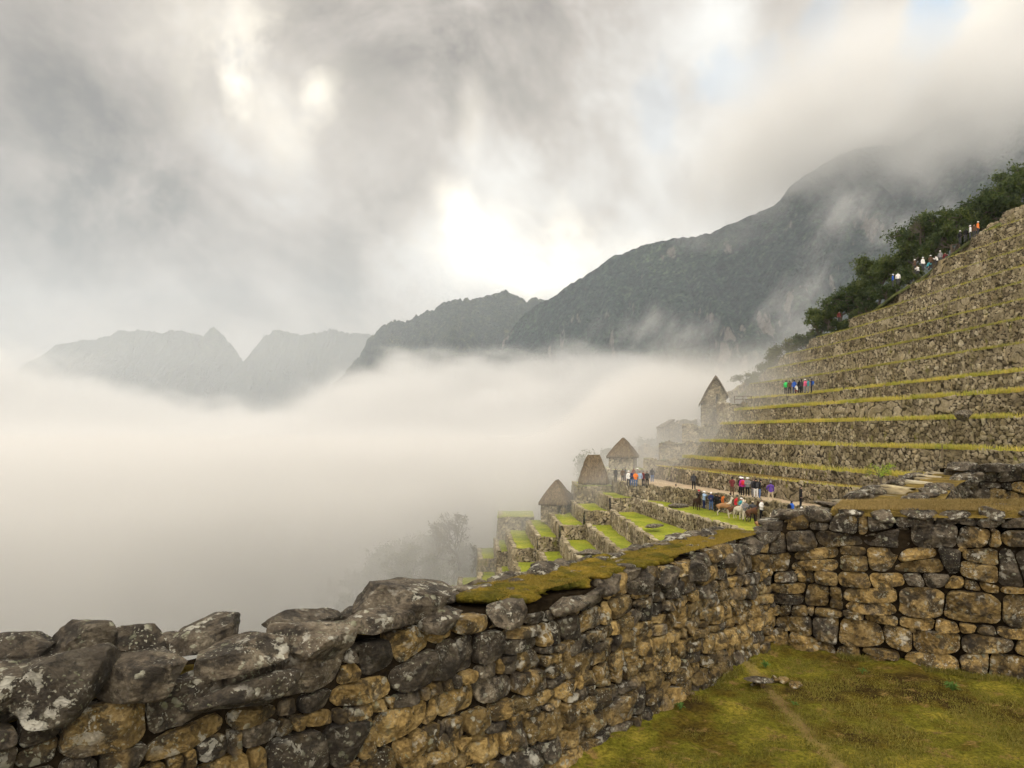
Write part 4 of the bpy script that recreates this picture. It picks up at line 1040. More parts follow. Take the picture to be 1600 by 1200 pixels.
for o, lb in zip(flats, ['pale flat stone at the back of the ledge below the walkway parapet', 'small pale chip of stone on the ledge edge, right of the parapet foot',
                         'long pale flat stone on the far edge of the grass ledge', 'pale flat stone at the far ledge edge nearest the right side',
                         'flat grey stone on the ledge at the near end of the walkway', 'small flat stone on the ledge between two larger ones near the walkway', 'flat grey stone above the inner corner at the ledge end']):
    tag(o, lb, 'stone')
# boulders
for i, (u, v, y, dm, tn, lb) in enumerate([(920, 864, 61, (1.1, .8, .28), .7, 'flat pale boulder lying on the third lawn below the llamas'),
                                           (1058, 790, 70, (1.2, .8, .35), .7, 'flat grey boulder on the llama lawn under the path wall'),
                                           (1022, 822, 62, (.9, .6, .18), .65, 'low pale boulder on the lawn below the llama lawn wall'),
                                           (1560, 640, 56.5, (1.7, .6, 1.0), .6, 'huge streaked boulder built into the terrace wall at the right edge'),
                                           (1505, 650, 54, (.8, .5, .5), .65, 'rounded boulder left of the huge one in the terrace wall')]):
    p_ = P(u, v, y); tag(rock_obj('boulder', tuple(p_), dm, (0, 0, -1.2 if dm[2] > .7 else .4), 850 + i, M_cap, None, tn, .1, box=.75, sub=4, rough=.08), lb, 'boulder')

# the stepped footpath along the crest, above the ends of the terraces
cp = [tuple(P(u, v + 3, y)) for u, v, y in [(1150, 612, 112), (1190, 588, 118), (1230, 560, 119), (1290, 530, 116), (1330, 502, 112), (1362, 478, 106), (1400, 448, 99), (1440, 425, 97), (1480, 392, 94.5), (1535, 352, 92), (1600, 318, 90), (1700, 268, 90)]]
sc_, cp3 = resample([c_[:2] for c_ in cp], .12); Lc = np.concatenate([[0], np.cumsum([math.dist(cp[i][:2], cp[i + 1][:2]) for i in range(len(cp) - 1)])]); zc_ = [c_[2] for c_ in cp]
zcr = lambda s_: np.interp(s_, Lc, zc_)
o = stone_face('crest_wall', [c_[:2] for c_ in cp], lambda s_: zcr(s_) - 4.5, lambda s_: zcr(s_) + .1 * np.sin(s_ * 2.1), step=.12, seed=77, side=-1, cs=.5, cz=.31, batter=.35, rim=.12)
tag(o, 'stone wall edging the stepped footpath along the top of the terraces', 'terrace wall')
_, cp4 = resample(cp, .5); nn_ = len(cp4); prof = [(.1, .5, -.9), (.3, .8, -.45), (1.2, 2.4, -.5), (2.5, 5.5, -4.5)]
V = np.array([[(p[0] + a, p[1] + b, p[2] + c) for a, b, c in prof] for p in cp4]); V += .1 * fbm(V * .7, 3, 55)[..., None]
tag(mesh_np('crest_path_ground', V.reshape(-1, 3), grid_faces(nn_, 4), M_slope), kind='structure')
# ---------------------------------------------------------------- thatched huts and ruins
def thatch():
    m, t, b = material('thatch', .95, .05)
    p = t.new('ShaderNodeTexCoord').outputs['Object']
    n = t.noise(t.vm('MULTIPLY', p, (3, 3, .55)), 1.6, 6, .7)
    c = t.ramp(n, [(.32, (.040, .030, .019)), (.5, (.105, .080, .050)), (.7, (.21, .165, .105))])
    t.l.new(c, b.inputs['Base Color']); t.l.new(t.bump(n, 1, .12), b.inputs['Normal']); return m
M_thatch = thatch()
M_dark = flat('dark_opening', (.012, .010, .008)); M_wood = flat('weathered_wood', (.12, .09, .06))

def wall_panel(name, a, b, z0, ztop, parent, seed, side, step=.12, holes=(), cs=.34, cz=.24, thick=.5):
    """a masonry panel from a to b whose top follows ztop(fraction); holes are left open: (f0, f1, z0, z1)"""
    s, p = resample([a, b], step); L = s[-1]
    tg = (np.array(b) - np.array(a)) / L; nrm = np.array([-tg[1], tg[0]]) * side
    H = max(ztop(f) for f in np.linspace(0, 1, 30)) - z0; nz = max(4, int(H / step))
    S, Rw = np.meshgrid(s, np.linspace(0, 1, nz), indexing='ij'); ZT = np.array([ztop(k / L) for k in s])[:, None]
    Z = z0 + H * Rw
    gap, idd, a0, a1 = voro(S, Z, cs, cz, seed)
    rel = np.clip(gap / .28, 0, 1) ** .5 * .05 + (idd - .5) * .04
    keep = np.ones((len(s) - 1, nz - 1), bool)
    for i in range(len(s) - 1):
        for j in range(nz - 1):
            zc = (Z[i, j] + Z[i, j + 1]) / 2; f = (s[i] + s[i + 1]) / 2 / L
            if zc > ztop(f) + step * .3: keep[i, j] = False
            for h in holes:
                if h[0] < f < h[1] and h[2] < zc < h[3]: keep[i, j] = False
    F = grid_faces(len(s), nz)[keep.ravel()]; Zc = np.minimum(Z, ZT)
    Vf = np.stack([p[:, 0][:, None] + nrm[0] * rel, p[:, 1][:, None] + nrm[1] * rel, Zc], -1).reshape(-1, 3)
    Vb = Vf.copy(); Vb[:, 0] -= nrm[0] * thick; Vb[:, 1] -= nrm[1] * thick; n = len(Vf)
    # join front and back round every open edge
    from collections import Counter
    E = Counter(); dirn = {}
    for f in F:
        for k in range(4):
            e = (f[k], f[(k + 1) % 4]); E[tuple(sorted(e))] += 1; dirn[tuple(sorted(e))] = e
    side_f = np.array([[e[1], e[0], e[0] + n, e[1] + n] for e in (dirn[k] for k, c in E.items() if c == 1)])
    FF = np.concatenate([F, F[:, ::-1] + n, side_f])
    o = mesh_np(name, np.concatenate([Vf, Vb]), FF, M_terr, attrs={'tone': np.tile(idd.ravel(), 2), 'gap': np.tile(gap.ravel(), 2)})
    return child(o, parent)

def hip_roof(name, c, hw, hl, rl, z0, h, rot, parent, seed, over=.45, bulge=.16):
    """steep hipped thatch: base rectangle half sizes hw x hl, ridge half length rl along the long side"""
    n = 96; m = 22; th = np.linspace(0, 2 * math.pi, n, endpoint=False); e = .38
    bx = np.sign(np.cos(th)) * np.abs(np.cos(th)) ** e * (hw + over); by = np.sign(np.sin(th)) * np.abs(np.sin(th)) ** e * (hl + over)
    rx = bx * .04; ry = np.clip(by, -rl, rl)
    V = []
    for t in np.concatenate([[-.06, -.05], np.linspace(0, 1, m)]):
        k = max(t, 0); kk = k + bulge * math.sin(math.pi * k) * .6
        q = 1 - min(kk, 1) if k < 1 else 0
        inn = .93 if t < -.055 else 1.0
        x = rx + (bx - rx) * (1 - k) * (1 + bulge * k); y = ry + (by - ry) * (1 - k) * (1 + bulge * k)
        z = z0 + h * (k ** .94) - (.28 if t < 0 else 0)
        V.append(np.stack([x * inn, y * inn, z + 0 * x], 1))
    V = np.array(V); V += .05 * fbm(V * 1.8 + seed, 3, seed)[..., None]
    cr, sr = math.cos(rot), math.sin(rot); X = V[..., 0] * cr - V[..., 1] * sr + c[0]; Y = V[..., 0] * sr + V[..., 1] * cr + c[1]
    return child(mesh_np(name, np.stack([X, Y, V[..., 2]], -1).reshape(-1, 3), grid_faces(m + 2, n, True)[:, ::-1], M_thatch), parent)

def hut(c, hw, hl, rl, zb, hwall, hroof, rot, seed, label, door=False):
    e = tag(empty('thatched_hut', (c[0], c[1], zb)), label, 'hut', 'thatched huts on the terraces')
    cr, sr = math.cos(rot), math.sin(rot); cor = [(c[0] + x * cr - y * sr, c[1] + x * sr + y * cr) for x, y in [(-hw, -hl), (hw, -hl), (hw, hl), (-hw, hl)]]
    for i in range(4):
        a, b = cor[i], cor[(i + 1) % 4]
        wall_panel('wall', a, b, zb - 1.0, lambda f: zb + hwall, e, seed + i, -1, holes=[(.72, .93, zb, zb + hwall * .85)] if door and i == 0 else ())
    hip_roof('thatched_roof', c, hw, hl, rl, zb + hwall - .15, hroof, rot, e, seed)
    return e
hut((5.7, 89.0), 1.5, 2.0, .45, -10.2, 1.55, 2.75, -.35, 3, 'lowest thatched hut with steep brown roof above the stepped lawns', True)
hut((10.3, 88.8), 1.4, 1.5, .8, -6.65, .6, 3.3, math.pi / 2 - .1, 13, 'round-shouldered thatched hut in the fog between two pointed huts')
hut((15.3, 97.0), 1.6, 2.1, .3, -5.0, 1.9, 2.45, -.3, 23, 'fogged pointed thatched hut just left of the ruined building')

# tall gabled guard hut
gh = tag(empty('gabled_hut', (30.2, 104, 1.3)), 'tall gabled stone hut with two small openings at the end of the big terraces', 'hut')
gx0, gx1, gy_ = 28.1, 31.9, 104.0; zE0, zE1, zA = 4.6, 5.6, 8.05; ap = .56
gtop = lambda f: zE0 + (zA - zE0) * (f / ap) ** .86 if f < ap else zA - (zA - zE1) * ((f - ap) / (1 - ap)) ** 1.15
wall_panel('gable_wall', (gx0, gy_), (gx1, gy_ + 1.0), -1.5, lambda f: gtop(f) - .1, gh, 41, -1, holes=[(.56, .68, 4.55, 5.55), (.56, .76, 1.75, 3.2)], step=.11)
wall_panel('gable_wall', (gx0 + 1.3, gy_ + 5.2), (gx1 + 1.3, gy_ + 6.2), -1.5, lambda f: gtop(f) - .1, gh, 42, 1, step=.2)
wall_panel('side_wall', (gx0, gy_), (gx0 + 1.3, gy_ + 5.2), -1.5, lambda f: zE0, gh, 43, 1, step=.15)
wall_panel('side_wall', (gx1, gy_ + 1), (gx1 + 1.3, gy_ + 6.2), -1.5, lambda f: zE1, gh, 44, -1, step=.15)
fr = np.concatenate([np.linspace(-.13, ap, 16), np.linspace(ap, 1.10, 14)[1:]]); Lr = 8; V = []
for j, yy in enumerate(np.linspace(-.35, 5.6, Lr)):
    for top in (1, 0):
        ff = fr if top else fr[::-1]
        for f in ff:
            z = gtop(min(max(f, 0), 1)) + (0 if 0 <= f <= 1 else (-(0 - f) * 6.5 if f < 0 else -(f - 1) * 5.5)) + (.42 if top else .02)
            V.append((gx0 + (gx1 - gx0) * f + yy * .25, gy_ + yy + (1.0 * f), z + .04 * math.sin(j * 2.1 + f * 9)))
V = np.array(V); nr = 2 * len(fr); F = grid_faces(Lr, nr, True)
capf = [np.array([[k, k + 1, nr - 2 - k, nr - 1 - k]]) for k in range(len(fr) - 1)]; Fc = np.concatenate(capf)
child(mesh_np('thatched_roof', V, np.concatenate([F, Fc[:, ::-1], Fc + (Lr - 1) * nr]), M_thatch), gh)

# ruined two-storey building to its left
ru = tag(empty('ruined_building', (26.5, 111, -2.5)), 'roofless ruined stone building with a patch of thatch, left of the gabled hut in fog', 'ruin')
rt = lambda f: 1.55 + .35 * (f > .28) + .12 * math.sin(f * 14)
wall_panel('front_wall', (24.6, 110), (29.2, 111.0), -4.5, rt, ru, 51, -1, holes=[(.42, .55, -.15, .75), (.47, .54, -1.6, -.9)], step=.13)
wall_panel('side_wall', (24.6, 110), (23.6, 114.5), -4.5, lambda f: 1.3 - f * .8, ru, 52, 1, step=.2)
wall_panel('rear_wall', (23.6, 114.5), (28.5, 115.3), -4.5, lambda f: .9 + .3 * math.sin(f * 9), ru, 53, 1, step=.2)
V = np.array([(23.4, 109.4, .55), (25.4, 109.7, 1.75), (25.2, 112.5, 1.75), (23.0, 112.3, .55)]); V2 = V + [0, 0, .25]
child(mesh_np('thatch_patch', np.concatenate([V, V2]), np.array([[3, 2, 1, 0], [4, 5, 6, 7], [0, 1, 5, 4], [1, 2, 6, 5], [2, 3, 7, 6], [3, 0, 4, 7]]), M_thatch, False), ru)
for (pts_, z0, z1, lb, sd) in [([(19.5, 109), (22.0, 108), (24.4, 108.4)], -6.5, -2.2, 'broken fogged wall stepping down left of the ruined building', 61),
                               ([(29.5, 101.5), (32.0, 101.0), (34.2, 101.5)], 0, 4.1, 'low wall joining the gabled hut to the terraces', 62),
                               ([(20.4, 98), (23, 97.2), (26.2, 97.5), (29.0, 99)], -5.8, -1.4, 'ragged terrace wall under the ruined building', 63),
                               ([(24.5, 101.5), (27.5, 100.8), (30.5, 101.8)], -2.5, 1.0, 'ragged terrace wall under the gabled hut', 64),
                               ([(17.6, 94.5), (20.3, 93.6), (22.6, 94)], -7.2, -3.6, 'fogged wall behind the group of visitors at the path end', 65)]:
    tag(stone_face('ruined_wall', pts_, z0 - 1.5, lambda s, z1=z1: z1 + .35 * np.sin(s * 1.7) * np.sin(s * .6), seed=sd, side=-1, step=.12, cs=.36, cz=.26, rim=.15), lb, 'wall')
    tag(strip('ruin_ground', pts_, [(a + 1.5, b + 5) for a, b in pts_], lambda x, y, z1=z1: z1 - .2 + 0 * x, M_slope, seed=sd, bump=.4), kind='structure')
def bar(bm, a, b, r=.03):
    a = Vector(a); b = Vector(b); d_ = b - a; mt = d_.to_track_quat('Z', 'Y').to_matrix().to_4x4(); mt.translation = (a + b) / 2
    bmesh.ops.create_cone(bm, cap_ends=True, segments=6, radius1=r, radius2=r, depth=d_.length, matrix=mt)
def bars(name, segs, mat, r=.03, parent=None):
    bm = bmesh.new()
    for a, b in segs: bar(bm, a, b, r)
    me = bpy.data.meshes.new(name); bm.to_mesh(me); bm.free(); me.materials.append(mat); o = bpy.data.objects.new(name, me); COL.objects.link(o)
    if parent: child(o, parent)
    return o
rl_ = tag(empty('railing', (33.2, 101.3, 4.1)), 'small dark wooden railing beside the gabled hut', 'railing')
for x in (32.0, 33.2, 34.4): bars('post', [((x, 101.2, 4.1), (x, 101.2, 5.2))], M_wood, .05, rl_)
bars('rail', [((32.0, 101.2, 5.15), (34.4, 101.2, 5.15))], M_wood, .04, rl_); bars('rail', [((32.0, 101.2, 4.7), (34.4, 101.2, 4.7))], M_wood, .04, rl_)

# ---------------------------------------------------------------- trees and shrubs
def leaf_mat(name, c0, c1, c2):
    m = bpy.data.materials.new(name); m.use_nodes = True; t = NT(m.node_tree); b = t.n['Principled BSDF']; o = t.n['Material Output']
    p = t.new('ShaderNodeNewGeometry').outputs['Position']; oi = t.new('ShaderNodeObjectInfo').outputs['Random']
    k = t.m('ADD', t.m('MULTIPLY', t.attr('tone'), .55), t.m('MULTIPLY', t.lin(t.noise(p, .8, 3), .35, .65), .3)); k = t.m('ADD', k, t.m('MULTIPLY', oi, .2))
    c = t.ramp(k, [(.15, c0), (.5, c1), (.9, c2)]); t.l.new(c, b.inputs['Base Color']); b.inputs['Roughness'].default_value = .7; b.inputs['Specular IOR Level'].default_value = .2
    tr = t.new('ShaderNodeBsdfTranslucent'); t.l.new(c, tr.inputs[0]); mx = t.new('ShaderNodeMixShader'); mx.inputs[0].default_value = .3
    t.l.new(b.outputs[0], mx.inputs[1]); t.l.new(tr.outputs[0], mx.inputs[2]); t.l.new(mx.outputs[0], o.inputs['Surface']); return m
M_leafdark = leaf_mat('shrub_leaves', (.018, .032, .009), (.045, .07, .016), (.11, .13, .03))
M_leafpale = leaf_mat('pale_leaves', (.04, .055, .018), (.085, .10, .032), (.16, .165, .06))
M_leafdry = leaf_mat('dry_leaves', (.07, .055, .03), (.12, .10, .05), (.18, .15, .08))
M_leafyoung = leaf_mat('young_leaves', (.16, .24, .02), (.26, .36, .03), (.42, .48, .08))
M_bark = flat('bark', (.085, .070, .052))

def tube(pts, r0, r1, n=6):
    pts = np.array(pts, float); m = len(pts); V = []
    for i in range(m):
        tg = pts[min(i + 1, m - 1)] - pts[max(i - 1, 0)]; tg /= np.linalg.norm(tg) + 1e-9
        a = np.cross(tg, [.3, .2, 1.0]); a /= np.linalg.norm(a) + 1e-9; b = np.cross(tg, a); r = r0 + (r1 - r0) * i / (m - 1)
        th = np.linspace(0, 2 * math.pi, n, endpoint=False); V.append(pts[i] + r * (np.cos(th)[:, None] * a + np.sin(th)[:, None] * b))
    return np.concatenate(V), grid_faces(m, n, True)

def make_tree(h, cr, seed, leafmat, nleaf=5000, leaf=.16, bare=False, levels=4, crown_lo=.25, flat_=.75, droop=0.0):
    """returns (trunk mesh, crown mesh): a forking skeleton, leaves clustered round its twigs"""
    rg = np.random.default_rng(seed); Vt, Ft = [], []; o = [0]; tips = []
    def grow(p, d_, ln, r, lv):
        n = 5; pts = [p]; dd = d_.copy()
        for i in range(n):
            dd = dd + rg.normal(0, .13, 3) + [0, 0, .03 - droop * (lv < 2) * .1]; dd /= np.linalg.norm(dd); pts.append(pts[-1] + dd * ln / n)
        v, f = tube(pts, r, r * .62, 6 if lv > 1 else 4); Vt.append(v); Ft.append(f + o[0]); o[0] += len(v)
        if lv <= 1: tips.extend(pts[2:])
        if lv <= 0: return
        for k in range(int(rg.integers(2, 4)) + (1 if lv >= levels - 1 else 0)):
            a = rg.uniform(0, 6.28); sp = rg.uniform(.45, .95); up = np.cross(dd, [math.cos(a), math.sin(a), .2]); up /= np.linalg.norm(up) + 1e-9
            nd = dd * math.cos(sp) + up * math.sin(sp); nd[2] = nd[2] * flat_ + .08
            grow(pts[-1] if k < 2 else pts[3], nd / np.linalg.norm(nd), ln * rg.uniform(.62, .86), r * .58, lv - 1)
    grow(np.zeros(3), np.array([rg.normal(0, .12), rg.normal(0, .12), 1.0]), h * crown_lo + .3, h * .028 + .02, levels)
    T = np.array(tips); V = np.concatenate(Vt)
    # fit the skeleton to the wanted height and spread
    top = T[:, 2].max(); rad = np.percentile(np.hypot(T[:, 0], T[:, 1]), 92); sc = np.array([cr * .9 / rad, cr * .9 / rad, h * .96 / top])
    V = V * sc; T = T * sc
    me_t = mesh_np('trunk', V, np.concatenate(Ft), M_bark); mt = me_t.data; bpy.data.objects.remove(me_t)
    c = T[rg.integers(0, len(T), nleaf)] + rg.normal(0, 1, (nleaf, 3)) * np.array([.30, .30, .22]) * (cr / 2.2) * (.45 if bare else 1)
    keep = fbm(c * (1.6 / max(cr, 1)) * 1.6 + seed, 3, seed) > (-.12 if not bare else .0); c = c[keep]; n = len(c)
    a = rg.normal(size=(n, 3)); a /= np.linalg.norm(a, axis=1, keepdims=True); b = np.cross(a, rg.normal(size=(n, 3))); b /= np.linalg.norm(b, axis=1, keepdims=True) + 1e-9
    L = leaf * rg.uniform(.6, 1.4, n)[:, None]
    V = np.stack([c - a * L, c - b * L * .5, c + a * L, c + b * L * .5], 1).reshape(-1, 3)
    ob = mesh_np('crown', V, np.arange(n * 4).reshape(-1, 4), leafmat, False, {'tone': np.repeat(np.clip(rg.normal(.5, .22, n) + .25 * fbm(c * 1.1 + 9, 2, seed), 0, 1), 4)})
    mc = ob.data; bpy.data.objects.remove(ob); return mt, mc
def plant(name, meshes, loc, s, rz, label, cat, group=None):
    e = empty(name, loc, rz); e.scale = (s if isinstance(s, tuple) else (s, s, s)); tag(e, label, cat, group)
    for nm, me_ in zip(('trunk', 'crown'), meshes):
        o = bpy.data.objects.new(nm, me_); COL.objects.link(o); o.parent = e
    return e
def gh_at(x, y): return float(ground_h(np.array([[float(x)]]), np.array([[float(y)]]))[0, 0])

shrubs = [make_tree(3.6, 2.4, 200 + i, M_leafdark, 9000, .13, levels=3, crown_lo=.14) for i in range(4)]
pales = [make_tree(3.4, 2.3, 220 + i, M_leafpale, 6500, .12, levels=3, crown_lo=.15) for i in range(3)]
bigs = [make_tree(7.5, 3.6, 240 + i, M_leafpale, 11000, .17, levels=4, crown_lo=.2) for i in range(3)]
baret = make_tree(8.5, 3.6, 262, M_leafdry, 3400, .12, True, 5, .26, .9)
bushy = make_tree(5.5, 2.6, 271, M_leafdry, 2600, .13, True, 4, .24)
# shrubs along the crest: (bearing, top height in the photo, distance, kind)
crest = [(1165, 585, 119, 'p', 1.0), (1182, 575, 121, 'p', 1.0), (1200, 562, 122, 'p', 1.1), (1222, 545, 122, 'p', 1.1), (1243, 530, 121, 'p', 1.15), (1262, 520, 120, 's', 1.1),
         (1285, 495, 119, 's', 1.3), (1296, 470, 118, 's', 1.35), (1312, 466, 117, 's', 1.3), (1328, 458, 116, 's', 1.3), (1345, 448, 115, 's', 1.3), (1362, 430, 114, 's', 1.35), (1360, 402, 116, 's', 1.4),
         (1378, 412, 112, 's', 1.3), (1395, 402, 108, 's', 1.3), (1410, 392, 106, 's', 1.3), (1428, 376, 104, 's', 1.4), (1440, 350, 106, 's', 1.6), (1452, 345, 104, 's', 1.6),
         (1466, 338, 101, 's', 1.5), (1482, 330, 100, 's', 1.5), (1500, 328, 98, 's', 1.5), (1518, 320, 97, 's', 1.5), (1535, 312, 96, 's', 1.5), (1552, 296, 96, 's', 1.6), (1568, 284, 96, 's', 1.6),
         (1585, 276, 96, 's', 1.6), (1602, 268, 96, 's', 1.6), (1622, 258, 97, 's', 1.6), (1648, 246, 98, 's', 1.7), (1303, 520, 114, 's', .9), (1335, 496, 112, 's', .9), (1385, 446, 105, 's', .9),
         (1420, 415, 101, 's', 1.0), (1490, 360, 96, 's', 1.1), (1545, 330, 95, 's', 1.0), (1460, 380, 99, 's', 1.0), (1580, 310, 94, 's', 1.0), (1374, 446, 106, 's', .85), (1352, 468, 108, 's', .85), (1320, 498, 113, 's', .8), (1404, 432, 101, 's', .8), (1340, 482, 110, 's', .7)]
rg = np.random.default_rng(5)
sides = ['low', 'middle', 'high']
for i, (u, v, y, kd, s) in enumerate(crest):
    p_ = P(u, v, y); hgt = (3.6 if kd == 's' else 3.4) * s
    plant('shrub', (shrubs if kd == 's' else pales)[i % (4 if kd == 's' else 3)], (p_.x, y, p_.z - hgt), (s * rg.uniform(.9, 1.15), s * rg.uniform(.9, 1.15), s), rg.uniform(0, 6),
          (ordinal(1 + sum(1 for c_ in crest if c_[3] == kd and (c_[0], c_[1]) < (u, v))) + ' dark green shrub along the terrace crest, counting upward from the fog') if kd == 's' else
          (ordinal(1 + sum(1 for c_ in crest if c_[3] == kd and c_[0] < u)) + ' pale fogged shrub at the low end of the crest, counting upward'), 'shrub', 'dark shrubs along the terrace crest' if kd == 's' else 'pale shrubs at the low end of the crest')
# trees in the fog at the lower left
fogt = [(505, 912, 112, 'w', .8), (522, 898, 108, 'w', .8), (545, 885, 106, 'w', .9), (578, 866, 104, 'w', .95), (566, 890, 103, 'b', .75), (598, 872, 101, 'b', .85), (615, 850, 100, 'b', .95), (636, 846, 98, 'b', 1.0),
        (655, 836, 103, 'b', 1.1), (668, 812, 99, 'w', 1.35), (672, 828, 107, 'b', 1.2), (695, 842, 106, 'b', 1.1), (591, 905, 96, 'b', .8), (625, 890, 94, 'b', .9), (657, 874, 99, 'b', .95), (690, 866, 108, 'b', .95), (538, 925, 98, 'b', .7), (560, 930, 94, 'b', .7), (708, 852, 109, 'b', 1.0), (738, 848, 97, 'w', .75), (755, 862, 97, 'w', .6)]
for i, (u, v, y, kd, s) in enumerate(fogt):
    p_ = P(u, v, y); src, hgt = (bigs[i % 3], 7.5) if kd == 'b' else (bushy, 5.5)
    plant('foggy_tree', src, (p_.x, y, p_.z - hgt * s), s, rg.uniform(0, 6), ordinal(1 + sum(1 for c_ in fogt if c_[3] == kd and c_[0] < u)) + (' leafy tree in the fog below the terraces, counting from the left' if kd == 'b' else ' thin open-crowned tree in the fog at lower left, counting from the left'),
          'tree', 'leafy trees in the fog' if kd == 'b' else 'open-crowned trees in the fog')
p_ = P(718, 797, 99); plant('bare_tree', baret, (p_.x, 99, p_.z - 8.5), 1.0, 2.0, 'tall sparse tree with fine twigs standing out of the fog left of the stepped lawns', 'tree')
p_ = P(905, 762, 104); plant('pale_tree', bushy, (p_.x, 104, p_.z - 5.0), .9, 1.0, 'small pale branching tree between the lowest and the rounded hut', 'tree')
p_ = P(897, 772, 103); plant('pale_tree', pales[0], (p_.x, 103, p_.z - 3.0), .8, 2.0, 'low pale bush right behind the lowest thatched hut', 'shrub')
for u, v, y, s, lb in [(938, 702, 112, 1.0, 'rounded fogged tree left of the pointed hut'), (918, 722, 108, .8, 'small fogged tree left of the rounded hut'), (1012, 682, 116, .9, 'flat-topped fogged tree left of the ruined building'), (1030, 680, 117, .9, 'fogged tree touching the ruined building')]:
    p_ = P(u, v, y); plant('foggy_tree', bigs[int(u) % 3], (p_.x, y, p_.z - 7.5 * s), s, u * .1, lb, 'tree')
# leafless branching shrub on the crest, and the young shrub beside the lawn
def twiggy(h, cr, seed): return make_tree(h, cr, seed, M_leafdry, 60, .05, True, 5, .2, .9)
p_ = P(1438, 335, 101); plant('leafless_tree', twiggy(4.5, 2.4, 301), (p_.x, 101, p_.z - 4.3), 1, .3, 'leafless twiggy tree sticking out of the dark shrubs on the crest', 'tree')
p_ = P(1378, 722, 42.0); plant('young_shrub', make_tree(1.5, 1.05, 311, M_leafyoung, 900, .05, True, 4, .2), (p_.x, 42, p_.z - 1.45), 1, 0, 'young shrub with bright yellow-green leaves on the lowest wide lawn', 'shrub')
# marker posts on the lawns
posts = [(1548, 655, 50), (1472, 694, 46), (1386, 745, 42), (1010, 773, 82), (1022, 776, 80), (1033, 779, 78), (1044, 781, 76), (1063, 784, 72), (1074, 786, 70), (852, 866, 73), (858, 878, 70), (872, 864, 74), (884, 876, 70), (818, 900, 84), (832, 893, 82), (822, 858, 97), (815, 848, 99), (846, 818, 104), (948, 745, 82), (957, 750, 81)]
zl_ = [5, 1.05, -3.35]
for i, (u, v, y) in enumerate(posts):
    p_ = P(u, v, y); bars('marker_post', [((p_.x, y, p_.z - .95), (p_.x, y, p_.z))], M_wood, .035)
    o = COL.objects[-1]; tag(o, ordinal(1 + sum(1 for c_ in posts if c_[0] < u)) + ' thin dark marker post on the terrace lawns, counting from the left', 'post', 'thin marker posts on the lawns')
# wooden frames on the crest
for u, v, y, w_, h_, lb in [(1426, 415, 100, .9, 2.3, 'leaning wooden frame beside the tourists on the crest'), (1486, 382, 95, 1.1, 1.6, 'small pale wooden frame higher on the crest steps')]:
    p_ = P(u, v, y); e = tag(empty('wooden_frame', tuple(p_)), lb, 'frame')
    for a, b in [((0, 0, -h_), (0, 0, 0)), ((w_, 0, -h_ + .3), (w_, 0, .1))]: bars('post', [(p_ + Vector(a), p_ + Vector(b))], M_wood, .07, e)
    bars('crossbar', [(p_ + Vector((0, 0, -.05)), p_ + Vector((w_, 0, .05)))], M_wood, .06, e); bars('crossbar', [(p_ + Vector((0, 0, -h_ * .5)), p_ + Vector((w_, 0, -h_ * .45)))], M_wood, .06, e)
# ---------------------------------------------------------------- people and llamas
def skin_mesh(joints, bones, sub=1):
    """one continuous body grown round a skeleton; joints {name: (xyz, radius)}"""
    names = list(joints); me = bpy.data.meshes.new('tmp'); me.from_pydata([joints[n][0] for n in names], [(names.index(a), names.index(b)) for a, b in bones], [])
    o = bpy.data.objects.new('tmp', me); COL.objects.link(o); md = o.modifiers.new('s', 'SKIN'); md.use_smooth_shade = True
    for i, n in enumerate(names):
        r = joints[n][1]; me.skin_vertices[0].data[i].radius = r if isinstance(r, tuple) else (r, r); me.skin_vertices[0].data[i].use_root = (i == 0)
    sb = o.modifiers.new('u', 'SUBSURF'); sb.levels = sub
    dg = bpy.context.evaluated_depsgraph_get(); ev = o.evaluated_get(dg); m2 = ev.to_mesh()
    V = np.array([v.co[:] for v in m2.vertices]); N = np.array([v.normal[:] for v in m2.vertices]); F = [tuple(p.vertices) for p in m2.polygons]
    ev.to_mesh_clear(); bpy.data.objects.remove(o); bpy.data.meshes.remove(me)
    # nearest bone of every face
    seg = [(np.array(joints[a][0]), np.array(joints[b][0])) for a, b in bones]; C = np.array([V[list(f)].mean(0) for f in F]); best = np.full(len(F), 9e9); lab = np.zeros(len(F), int)
    for k, (a, b) in enumerate(seg):
        ab = b - a; t = np.clip(((C - a) @ ab) / (ab @ ab + 1e-9), 0, 1); dd = np.linalg.norm(C - a - t[:, None] * ab, axis=1)
        rr = .5 * (np.mean(joints[bones[k][0]][1]) + np.mean(joints[bones[k][1]][1])); dd = dd / (rr + .02)
        lab = np.where(dd < best, k, lab); best = np.minimum(dd, best)
    return V, N, F, lab
def part_mesh(name, V, N, F, idx, off):
    use = sorted({v for i in idx for v in F[i]}); mp = {v: k for k, v in enumerate(use)}
    me = bpy.data.meshes.new(name); me.from_pydata([tuple(V[v] + N[v] * off) for v in use], [], [[mp[v] for v in F[i]] for i in idx]); me.update()
    for p in me.polygons: p.use_smooth = True
    return me

